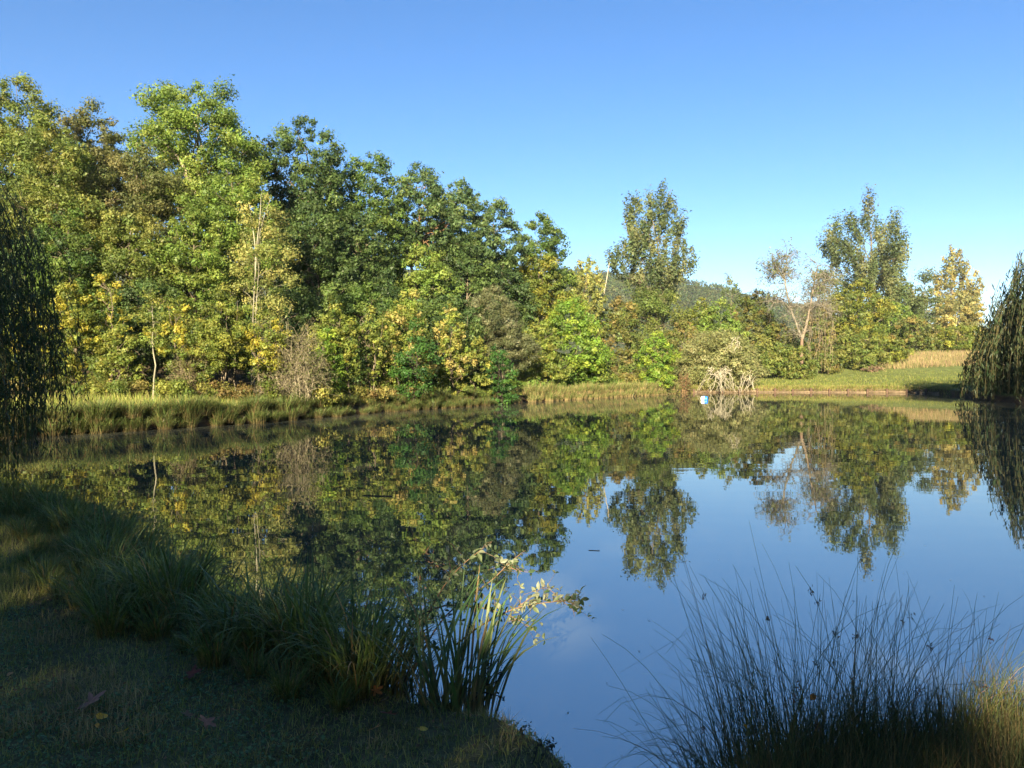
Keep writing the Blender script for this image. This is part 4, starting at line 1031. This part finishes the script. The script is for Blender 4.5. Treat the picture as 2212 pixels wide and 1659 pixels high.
# near sedge belt
rng = np.random.default_rng(630)
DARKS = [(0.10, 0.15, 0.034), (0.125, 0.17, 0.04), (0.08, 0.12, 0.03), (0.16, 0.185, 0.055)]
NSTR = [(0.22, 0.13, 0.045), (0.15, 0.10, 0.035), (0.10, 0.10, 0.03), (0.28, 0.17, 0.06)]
varn = []
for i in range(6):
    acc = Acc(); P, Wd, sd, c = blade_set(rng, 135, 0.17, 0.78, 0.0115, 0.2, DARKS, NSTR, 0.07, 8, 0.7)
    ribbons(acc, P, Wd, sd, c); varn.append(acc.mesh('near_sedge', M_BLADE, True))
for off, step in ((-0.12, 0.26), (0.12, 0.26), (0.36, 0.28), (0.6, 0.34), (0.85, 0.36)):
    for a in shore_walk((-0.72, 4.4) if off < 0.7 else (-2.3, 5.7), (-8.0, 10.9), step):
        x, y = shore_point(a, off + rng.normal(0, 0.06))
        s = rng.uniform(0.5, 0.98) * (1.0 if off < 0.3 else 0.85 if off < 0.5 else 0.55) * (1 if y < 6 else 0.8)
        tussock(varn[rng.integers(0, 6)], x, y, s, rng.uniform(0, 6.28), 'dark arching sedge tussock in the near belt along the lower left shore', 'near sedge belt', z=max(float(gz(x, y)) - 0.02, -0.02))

# corner tussock: its blades are separate parts
def corner_tussock():
    rng = np.random.default_rng(640)
    x, y = -0.30, 3.98
    root = empty('corner_sedge', (x, y, float(gz(x, y)) - 0.02), 'upright sedge clump at the tip of the near bank, broad blades', 'sedge')
    P, Wd, sd, c = blade_set(rng, 110, 0.2, 0.78, 0.013, 0.2, [(0.07, 0.13, 0.04), (0.10, 0.16, 0.05), (0.06, 0.10, 0.035), (0.14, 0.16, 0.06)], [(0.20, 0.15, 0.06), (0.12, 0.12, 0.04), (0.24, 0.16, 0.07)], 0.1, 8, 0.4)
    for i in range(len(P)):
        acc = Acc(); ribbons(acc, P[i:i + 1], Wd[i:i + 1], sd[i:i + 1], c[i:i + 1]); obj('blade', acc.mesh('blade', M_BLADE, True), root)
    acc = Acc(); P, Wd, sd, c = blade_set(rng, 90, 0.17, 0.30, 0.012, 0.2, [(0.26, 0.19, 0.09), (0.16, 0.14, 0.05)], STRAW, 0.5, 5, 0.2)
    ribbons(acc, P, Wd, sd, c); o = obj('cut_bases', acc.mesh('cut_bases', M_BLADE), root); o['label'] = 'short straw-coloured cut blade bases'; o['kind'] = 'stuff'
corner_tussock()

# rushes at lower right
def rush(label, x, y, n, nparts, spread, length, lean, grav, seed, tilt=0.0, heads=10):
    rng = np.random.default_rng(seed)
    root = empty('rush_clump', (x, y, max(float(gz(x, y)), 0.02) - 0.03), label, 'rush')
    k = 9
    a = rng.uniform(0, 6.283, n); r = spread * np.sqrt(rng.uniform(0, 1, n))
    b = np.c_[r * np.cos(a), r * np.sin(a) * 0.45, np.zeros(n)]
    az = a + rng.normal(0, 0.9, n)
    L = length * np.clip(rng.normal(0.85, 0.2, n), 0.35, 1.35); th = np.abs(rng.normal(lean, lean * 0.6, n)); g = grav * rng.exponential(0.8, n)
    t = np.linspace(0, 1, k); ang = np.minimum(th[:, None] + g[:, None] * t[None] ** 2.2, 2.4)
    ds = L[:, None] / (k - 1)
    hx = np.cumsum(np.sin(ang) * ds, 1) - np.sin(ang[:, :1]) * ds; hz = np.cumsum(np.cos(ang) * ds, 1) - np.cos(ang[:, :1]) * ds
    P = np.stack([b[:, :1] + np.cos(az)[:, None] * hx + tilt * hz, b[:, 1:2] + np.sin(az)[:, None] * hx * 0.6, hz], -1)
    R = rng.uniform(0.0011, 0.0019, n)[:, None] * np.linspace(1.15, 0.35, k)[None]
    c = np.array([(0.11, 0.14, 0.036), (0.085, 0.115, 0.032), (0.14, 0.15, 0.042), (0.28, 0.19, 0.09)])[rng.choice(4, n, p=[.36, .3, .2, .14])] * rng.uniform(0.7, 1.25, (n, 1))
    kink = rng.uniform(0, 1, n) < 0.16           # broken stems fold over
    for i in np.where(kink)[0]:
        j = rng.integers(4, 7); fold = rng.normal(0, 1, 3) * np.array([1, 0.5, 0.2]); fold[2] = -abs(fold[2]) - 0.5
        seg = np.linalg.norm(P[i, j] - P[i, j - 1])
        P[i, j + 1:] = P[i, j] + unit(fold) * seg * np.arange(1, k - j)[:, None] * 0.8
    order = np.argsort(-P[:, -1, 2])
    for i in order[:nparts]:
        acc = Acc(); tubes(acc, P[i:i + 1], R[i:i + 1], c[i:i + 1], 4); obj('stem', acc.mesh('stem', M_BLADE, True), root)
    rest = order[nparts:]
    acc = Acc(); tubes(acc, P[rest], R[rest], c[rest], 3); o = obj('stems', acc.mesh('stems', M_BLADE, True), root); o['kind'] = 'stuff'
    for i in rng.choice(order[:max(nparts, heads)], heads, replace=False):
        j = rng.integers(5, 8); p = P[i, j]; m = 14
        acc = Acc(); C = p + rng.normal(0, 0.006, (m, 3)) + np.array([0, 0, -0.004]) * np.arange(m)[:, None] * 0.4
        Lh = rng.uniform(0.008, 0.02, m)
        leaf_quads(acc, rng, C, rand_dir(rng, m), Lh, Lh * 0.35, np.array([(0.16, 0.085, 0.05)])[np.zeros(m, int)] * rng.uniform(0.5, 1.4, (m, 1)), hang=0.8)
        obj('seed_head', acc.mesh('seed_head', M_LEAF), root)
rush('tall rush clump at lower right, dense upright stems in the middle', 1.22, 3.12, 430, 90, 0.34, 0.93, 0.19, 0.8, 651, heads=9)
rush('rush clump at the right edge with straw-coloured sunlit base', 1.75, 3.25, 230, 60, 0.28, 0.76, 0.24, 0.8, 652, 0.05, heads=6)
rush('low arching rush clump leaning out over the dark water, left of the tall one', 0.98, 2.98, 420, 50, 0.26, 0.66, 0.36, 1.2, 653, -0.05, heads=5)

# ------------------------------------------------------------------ leaning sallow branches over the water
def oval_leaf(name, L, Wd, cols, seed):
    rng = np.random.default_rng(seed)
    k = 6; t = np.linspace(0, 1, k)
    P = np.stack([t * L, np.zeros(k), 0.12 * L * np.sin(t * 3.14)], -1)
    prof = np.array([0.08, 0.62, 0.98, 0.95, 0.6, 0.04]) * Wd
    acc = Acc()
    for s in (-1, 1):         # two halves folded along the midrib
        V0 = P; V1 = P + np.c_[np.zeros(k), s * prof * 0.5, np.abs(prof) * 0.18]
        i = np.arange(k - 1)
        acc.add(np.concatenate([V0, V1]), np.stack([i, i + 1, k + i + 1, k + i], 1), np.array(cols) * (1 if s < 0 else 0.9))
    return acc.mesh(name, M_LEAF, True)
LEAFM = [oval_leaf('leaf', 0.058, 0.026, (0.15, 0.18, 0.08), 1), oval_leaf('leaf', 0.05, 0.025, (0.21, 0.225, 0.14), 2), oval_leaf('leaf', 0.044, 0.022, (0.06, 0.10, 0.04), 3), oval_leaf('leaf', 0.06, 0.026, (0.25, 0.26, 0.17), 4), oval_leaf('leaf', 0.034, 0.017, (0.18, 0.20, 0.11), 5)]

def sallow():
    rng = np.random.default_rng(660)
    base = W(870, 4.35, 1500); base[2] = float(gz(base[0], base[1]))
    root = empty('sallow_shrub', base, 'young sallow with pale oval leaves leaning out over the water from the near sedges', 'shrub')
    O = base
    specs = [([W(872, 4.35, 1480), W(905, 4.4, 1370), W(945, 4.5, 1285), W(985, 4.55, 1232), W(1030, 4.6, 1195), W(1062, 4.65, 1172)], 26, [0, 1, 3, 4]),
             ([W(890, 4.35, 1450), W(950, 4.45, 1340), W(1010, 4.5, 1290), W(1065, 4.55, 1255), W(1100, 4.6, 1215), W(1135, 4.65, 1190)], 34, [0, 1, 2, 4, 2]),
             ([W(985, 4.3, 1395), W(1030, 4.35, 1358), W(1075, 4.4, 1332), W(1120, 4.45, 1312), W(1165, 4.5, 1305), W(1215, 4.55, 1300), W(1262, 4.6, 1296)], 58, [1, 3, 3, 0, 2, 4]),
             ([W(880, 4.4, 1345), W(950, 4.4, 1308), W(1010, 4.4, 1310), W(1060, 4.4, 1318), W(1110, 4.45, 1335), W(1150, 4.5, 1362)], 40, [1, 3, 0, 2, 2]),
             ([W(1120, 4.45, 1312), W(1150, 4.45, 1290), W(1178, 4.5, 1265)], 14, [1, 3, 4]),
             ([W(1100, 4.6, 1225), W(1118, 4.6, 1235), W(1148, 4.6, 1238)], 8, [2, 2, 0]),
             ([W(1215, 4.55, 1300), W(1238, 4.55, 1318), W(1242, 4.55, 1334)], 9, [2, 2]),
             ([W(860, 4.4, 1400), W(900, 4.35, 1350), W(950, 4.3, 1330), W(1000, 4.3, 1345)], 18, [2, 0, 2])]
    for pts, nleaf, kinds in specs:
        P = np.array(pts) - O; t = np.linspace(0, 1, len(P)); q = np.linspace(0, 1, 14)
        Q = np.stack([np.interp(q, t, P[:, c]) for c in range(3)], 1); Q[1:-1] = (Q[:-2] + 2 * Q[1:-1] + Q[2:]) / 4
        r0 = 0.006 if len(pts) > 4 else 0.0025
        acc = Acc(); tubes(acc, Q[None], np.linspace(r0, 0.0012, 14)[None], np.array((0.22, 0.13, 0.07)), 5)
        # side twigs within the branch mesh
        nt_ = max(5, nleaf // 3)
        ii = rng.integers(4 if len(pts) > 4 else 1, 13, nt_)
        A = Q[ii]; B = A + unit(rng.normal(0, 1, (nt_, 3)) * np.array([1, 0.6, 0.7]) + np.array([0.6, 0, 0.15])) * rng.uniform(0.05, 0.2, (nt_, 1))
        TW = curve_pts(rng, A, B, 5, 0.08, 0.03)
        tubes(acc, TW, np.linspace(0.0016, 0.0008, 5)[None].repeat(nt_, 0), np.array([(0.2, 0.12, 0.07)]).repeat(nt_, 0), 3)
        br = obj('branch', acc.mesh('branch', M_TWIG, True), root)
        for j in range(int(nleaf * 2.0)):
            if rng.uniform() < 0.6:
                p = TW[rng.integers(0, nt_), rng.integers(1, 5)]
            else:
                f = rng.uniform(0.3 if len(pts) > 4 else 0.1, 1) * 13; i0 = min(int(f), 12); p = Q[i0] + (Q[i0 + 1] - Q[i0]) * (f - i0)
            lf = obj('leaf', LEAFM[kinds[rng.integers(0, len(kinds))]], br, p)
            dv = Vector(unit(rng.normal(0, 1, 3) * np.array([1, 0.8, 0.8]) + np.array([0.5, 0, 0.15])))
            lf.rotation_mode = 'QUATERNION'
            from mathutils import Quaternion
            lf.rotation_quaternion = dv.to_track_quat('X', 'Z') @ Quaternion((1, 0, 0), rng.uniform(-1.6, 1.6))
            lf.scale = [float(rng.uniform(0.6, 1.1))] * 3
sallow()

def dark_weed(label, pts_list, r, seed):
    rng = np.random.default_rng(seed)
    base = pts_list[0][0]
    root = empty('dark_weed', base, label, 'weed')
    for pts in pts_list:
        P = np.array(pts) - base; t = np.linspace(0, 1, len(P)); q = np.linspace(0, 1, 9)
        Q = np.stack([np.interp(q, t, P[:, c]) for c in range(3)], 1); Q[1:-1] += rng.normal(0, 0.003, (7, 3))
        acc = Acc(); tubes(acc, Q[None], np.linspace(r, r * 0.5, 9)[None], np.array((0.035, 0.025, 0.022)), 4)
        m = 26; ii = rng.integers(2, 9, m); C = Q[ii] + rng.normal(0, 0.008, (m, 3)); Lh = rng.uniform(0.012, 0.028, m)
        st = obj('stem', acc.mesh('stem', M_TWIG, True), root)
        acc = Acc(); leaf_quads(acc, rng, C, rand_dir(rng, m), Lh, Lh * 0.5, np.array([(0.04, 0.045, 0.03)])[np.zeros(m, int)] * rng.uniform(0.5, 1.5, (m, 1)))
        obj('withered_leaves', acc.mesh('withered_leaves', M_LEAF), st)
dark_weed('dark withered stalk with dry buds beside the corner sedge, dipping to the water', [[W(1005, 3.95, 1535), W(1050, 3.95, 1482), W(1058, 3.95, 1440)], [W(1020, 3.95, 1500), W(1075, 3.95, 1505), W(1090, 3.95, 1512)], [W(1000, 3.9, 1540), W(1030, 3.9, 1570), W(1040, 3.9, 1590)], [W(1050, 3.95, 1482), W(1078, 3.95, 1475), W(1085, 3.95, 1440)]], 0.0035, 671)
dark_weed('dark small weed on the tip of the near bank by the open water', [[W(1150, 3.25, 1655), W(1165, 3.3, 1610), W(1190, 3.3, 1605)], [W(1120, 3.3, 1640), W(1128, 3.35, 1585), W(1140, 3.35, 1570)], [W(1170, 3.2, 1655), W(1180, 3.2, 1620), W(1198, 3.2, 1612)]], 0.002, 672)

# ------------------------------------------------------------------ fallen leaves
def lobed_leaf(name, S, col, seed, lobed=True):
    rng = np.random.default_rng(seed)
    n = 20; a = np.linspace(0, 2 * np.pi, n, endpoint=False)
    rad = S * (0.62 + (0.3 * np.cos(5 * a) if lobed else 0.0) + 0.12 * np.cos(a) + rng.normal(0, 0.03, n)) * (1 if lobed else (0.75 + 0.3 * np.abs(np.cos(a))))
    ring = np.c_[rad * np.cos(a), rad * np.sin(a) * (1 if lobed else 0.75), 0.25 * S * (np.cos(2 * a + 1) * 0.6 + 0.5) * (rad / S)]
    mid = ring * np.array([0.5, 0.5, 0.25])
    cen = np.zeros((n, 3)); 
    V = np.concatenate([ring, mid, cen]); i = np.arange(n); j = (i + 1) % n
    q = np.concatenate([np.stack([i, j, n + j, n + i], 1), np.stack([n + i, n + j, 2 * n + j, 2 * n + i], 1)])
    c = np.array(col)[None] * rng.uniform(0.75, 1.2, (len(q), 1))
    acc = Acc(); acc.add(V, q, c)
    t = np.linspace(0, 1, 4); st = np.c_[-S * (0.4 + 0.7 * t), 0.05 * S * t, 0.1 * S * t]
    tubes(acc, st[None], np.full((1, 4), 0.02 * S), np.array(col) * 0.7, 3)
    return acc.mesh(name, M_LEAF, True)
def at_ground(x, y):
    d = 4.0
    for _ in range(12):
        p = W(x, d, y); z = float(gz(p[0], p[1])); d = F * (EYE - z) / (y - YH)
    p = W(x, d, y); p[2] = float(gz(p[0], p[1])); return p
FL = [(212, 1575, 0.036, (0.50, 0.27, 0.04), 0, 'bright amber fallen leaf, upper of the two at bottom left'), (203, 1597, 0.02, (0.45, 0.22, 0.04), 0, 'tiny amber fallen leaf touching the bright one'),
      (262, 1608, 0.034, (0.42, 0.23, 0.04), 0, 'amber fallen leaf standing on edge, lower right of the bright one'), (190, 1543, 0.075, (0.24, 0.12, 0.09), 1, 'large pinkish-brown lobed leaf at bottom left'),
      (440, 1588, 0.05, (0.24, 0.11, 0.07), 1, 'pinkish-brown lobed leaf below the straw grass'), (505, 1560, 0.022, (0.28, 0.14, 0.08), 0, 'small curled pink-brown leaf on the turf'),
      (410, 1478, 0.055, (0.11, 0.03, 0.02), 1, 'dark red lobed leaf at the foot of the sedges'), (810, 1517, 0.036, (0.26, 0.10, 0.03), 1, 'rust fallen leaf near the corner sedge'),
      (838, 1569, 0.045, (0.15, 0.06, 0.05), 1, 'maroon fallen leaf below the rust one'), (808, 1601, 0.034, (0.30, 0.14, 0.05), 1, 'orange-brown fallen leaf beside bare soil'),
      (912, 1603, 0.026, (0.50, 0.32, 0.06), 0, 'small yellow fallen leaf on the dark turf'), (400, 1572, 0.03, (0.16, 0.09, 0.05), 1, 'dull brown leaf left of the pinkish-brown lobed one'),
      (830, 1536, 0.022, (0.16, 0.10, 0.09), 1, 'grey-mauve leaf scrap between rust and maroon leaves'), (15, 1480, 0.03, (0.3, 0.17, 0.08), 0, 'pale brown leaf at the left edge of the turf')]
for i, (x, y, S, col, lob, lab) in enumerate(FL):
    p = at_ground(x, y)
    o = obj('fallen_leaf', lobed_leaf('fallen_leaf', S * 1.2, tuple(c * 1.5 for c in col), 700 + i, bool(lob)), None, p + np.array([0, 0, 0.05]))
    o.rotation_euler = (0.5, 0.2 * (-1) ** i, i * 1.9); tag(o, lab, 'leaf', 'fallen autumn leaves')
for i, (x, y, d, S, col, lab) in enumerate([(1757, 1510, 2.95, 0.03, (0.36, 0.14, 0.03), 'orange leaf caught upright in the tall rush clump'), (1613, 1575, 2.85, 0.026, (0.40, 0.19, 0.03), 'amber leaf caught low in the rush stems'), (1800, 1640, 2.9, 0.04, (0.25, 0.10, 0.05), 'brown leaf caught at the bottom edge of the rushes')]):
    o = obj('fallen_leaf', lobed_leaf('fallen_leaf', S, col, 740 + i, False), None, W(x, d, y)); o.rotation_euler = (1.2, 0.5 * i, 0.6 + i); tag(o, lab, 'leaf', 'leaves caught in the rushes')

# ------------------------------------------------------------------ buoy, timber edging, floating bits
def buoy():
    p = W(1522, 55, 858)
    root = empty('floating_buoy', (p[0], 55, 0.0), 'white and blue drum-shaped buoy floating before the bleached bush', 'buoy')
    root.rotation_euler = (0, 0, math.radians(-28)); root.scale = (0.8, 0.8, 0.8); root.location.z = -0.02
    def lathe(name, xs, rs, mat):
        acc = Acc(); P = np.c_[xs, np.zeros(len(xs)), np.full(len(xs), 0.13)]
        tubes(acc, P[None], np.array(rs)[None], np.array((0.5, 0.5, 0.5)), 24)
        return obj(name, acc.mesh(name, mat, True), root)
    wm = plain_material('white_plastic', (0.78, 0.82, 0.84), 0.4, 0.08, 5); bm_ = plain_material('blue_plastic', (0.03, 0.18, 0.62), 0.35, 0.12, 5); dm = plain_material('dark_blue_plastic', (0.015, 0.07, 0.28), 0.4, 0.1, 5)
    lathe('white_end', [-0.30, -0.298, -0.28, -0.24, 0.02], [0.001, 0.16, 0.215, 0.235, 0.235], wm)
    lathe('dark_band', [0.02, 0.021, 0.05, 0.051], [0.2, 0.245, 0.245, 0.2], dm)
    lathe('blue_end', [0.051, 0.22, 0.27, 0.30, 0.302], [0.235, 0.235, 0.21, 0.15, 0.001], bm_)
    a = np.linspace(0, np.pi, 9); acc = Acc()
    tubes(acc, np.c_[0.08 * np.cos(a) - 0.05, np.zeros(9), 0.365 + 0.05 * np.sin(a)][None], np.full((1, 9), 0.012), np.array((0.5, 0.5, 0.5)), 6)
    obj('handle', acc.mesh('handle', dm, True), root)
buoy()

def box_mesh(name, sx, sy, sz, mat, seed):
    rng = np.random.default_rng(seed)
    V = np.array([(x, y, z) for x in (-.5, .5) for y in (-.5, .5) for z in (-.5, .5)]) * np.array([sx, sy, sz]) + rng.normal(0, 0.012, (8, 3))
    q = [(0, 1, 3, 2), (4, 6, 7, 5), (0, 4, 5, 1), (2, 3, 7, 6), (0, 2, 6, 4), (1, 5, 7, 3)]
    acc = Acc(); acc.add(V, q, (0.5, 0.4, 0.3)); return acc.mesh(name, mat)
def edging():
    rng = np.random.default_rng(760)
    a = shore_walk((17.5, 74.2), (38.8, 70), 1.75)
    m1 = plain_material('weathered_timber', (0.14, 0.10, 0.062), 0.85, 0.7, 2.0, 0.1); m2 = plain_material('wet_timber', (0.10, 0.06, 0.04), 0.8, 0.4, 3.0, 0.2)
    bm_ = [box_mesh('board', 1.70, 0.06, 0.24, m1, i) for i in range(3)]; pm = box_mesh('post', 0.16, 0.16, 0.7, m2, 9)
    x, y = shore_point(a, -0.14)
    root = empty('timber_edging', (x[0], y[0], 0), 'low weathered timber boards edging the far right lawn at the waterline', 'edging')
    for i in range(len(a) - 1):
        cx, cy = (x[i] + x[i + 1]) / 2 - x[0], (y[i] + y[i + 1]) / 2 - y[0]
        o = obj('board', bm_[i % 3], root, (cx, cy, 0.06 + rng.normal(0, 0.03))); o.rotation_euler = (0, rng.normal(0, 0.01), math.atan2(y[i + 1] - y[i], x[i + 1] - x[i]))
        p = obj('post', pm, root, (x[i] - x[0], y[i] - y[0] - 0.1, 0.02 + rng.normal(0, 0.05)))
edging()

def at_water(x, y):
    d = F * EYE / (y - YH); return W(x, d, y)
rng = np.random.default_rng(770)
bit = [lobed_leaf('floating_leaf', 0.022, c, 780 + i, False) for i, c in enumerate([(0.4, 0.34, 0.24), (0.12, 0.09, 0.06), (0.35, 0.24, 0.1)])]
spots = [(1270, 1310), (1285, 1345), (1345, 1320), (1400, 1343), (1375, 1570), (1460, 1560), (1500, 1440), (1720, 1350), (1980, 1270), (1990, 1355), (2130, 1290), (2000, 1180), (1950, 1240), (1900, 1150), (1575, 1500), (1440, 1500), (1310, 1480), (2060, 1255), (2110, 1380), (1850, 1300), (1830, 1290), (1640, 1480), (1290, 1188), (1240, 1168), (1550, 1210), (1600, 1065), (1840, 1060), (2160, 1340), (1380, 1410), (1230, 1545), (1340, 1640), (1420, 1230), (240, 948), (300, 955), (345, 950), (410, 932), (270, 938), (322, 942), (365, 944), (452, 935)]
for i, (x, y) in enumerate(spots):
    p = at_water(x + rng.uniform(-6, 6), y); s = 0.35 + 0.09 * p[1] ** 0.9 if p[1] < 6 else (0.9 if p[1] < 15 else 9.0)
    o = obj('floating_leaf', bit[i % 3], None, (p[0], p[1], 0.003)); o.rotation_euler = (0, 0, rng.uniform(0, 6.28)); o.scale = (s * rng.uniform(0.5, 1.1), s * rng.uniform(0.25, 0.7), 0.25)
    tag(o, 'tiny leaf scrap floating on the open water', 'leaf', 'scraps floating on the pond')
def stick(label, x0, y0, x1, y1, r):
    A, B = at_water(x0, y0), at_water(x1, y1)
    P = curve_pts(np.random.default_rng(int(x0)), (A - A)[None], (B - A)[None], 8, 0.0, 0.01)[0]; P[:, 2] = 0.002
    acc = Acc(); tubes(acc, P[None], np.full((1, 8), r), np.array((0.05, 0.04, 0.03)), 5)
    tag(obj('floating_stick', acc.mesh('floating_stick', M_TWIG, True), None, (A[0], A[1], 0)), label, 'stick')
stick('thin dark stick floating left of centre on the reflections', 784, 1071, 846, 1073, 0.012)
stick('short dark twig floating left of the poplar reflection', 1272, 1190, 1296, 1191, 0.004)
print('leaf and grass triangles', STATS['tri'])

# ------------------------------------------------------------------ morning haze
def haze():
    V = np.array([(x, y, z) for x in (-1500, 1500) for y in (-1450, 1500) for z in (-4, 130)], float)
    q = [(0, 1, 3, 2), (4, 6, 7, 5), (0, 4, 5, 1), (2, 3, 7, 6), (0, 2, 6, 4), (1, 5, 7, 3)]
    m, nt, out = nodes('morning_haze')
    pv = nt.nodes.new('ShaderNodeVolumePrincipled')
    pv.inputs['Color'].default_value = (0.92, 0.95, 1.0, 1); pv.inputs['Density'].default_value = 0.00014; pv.inputs['Anisotropy'].default_value = 0.0
    nt.links.new(pv.outputs[0], out.inputs['Volume'])
    acc = Acc(); acc.add(V, np.array(q), (1, 1, 1))
    tag(obj('haze', acc.mesh('haze', m)), 'thin morning haze in the air over the pond and hill', 'haze', kind='stuff')
haze()
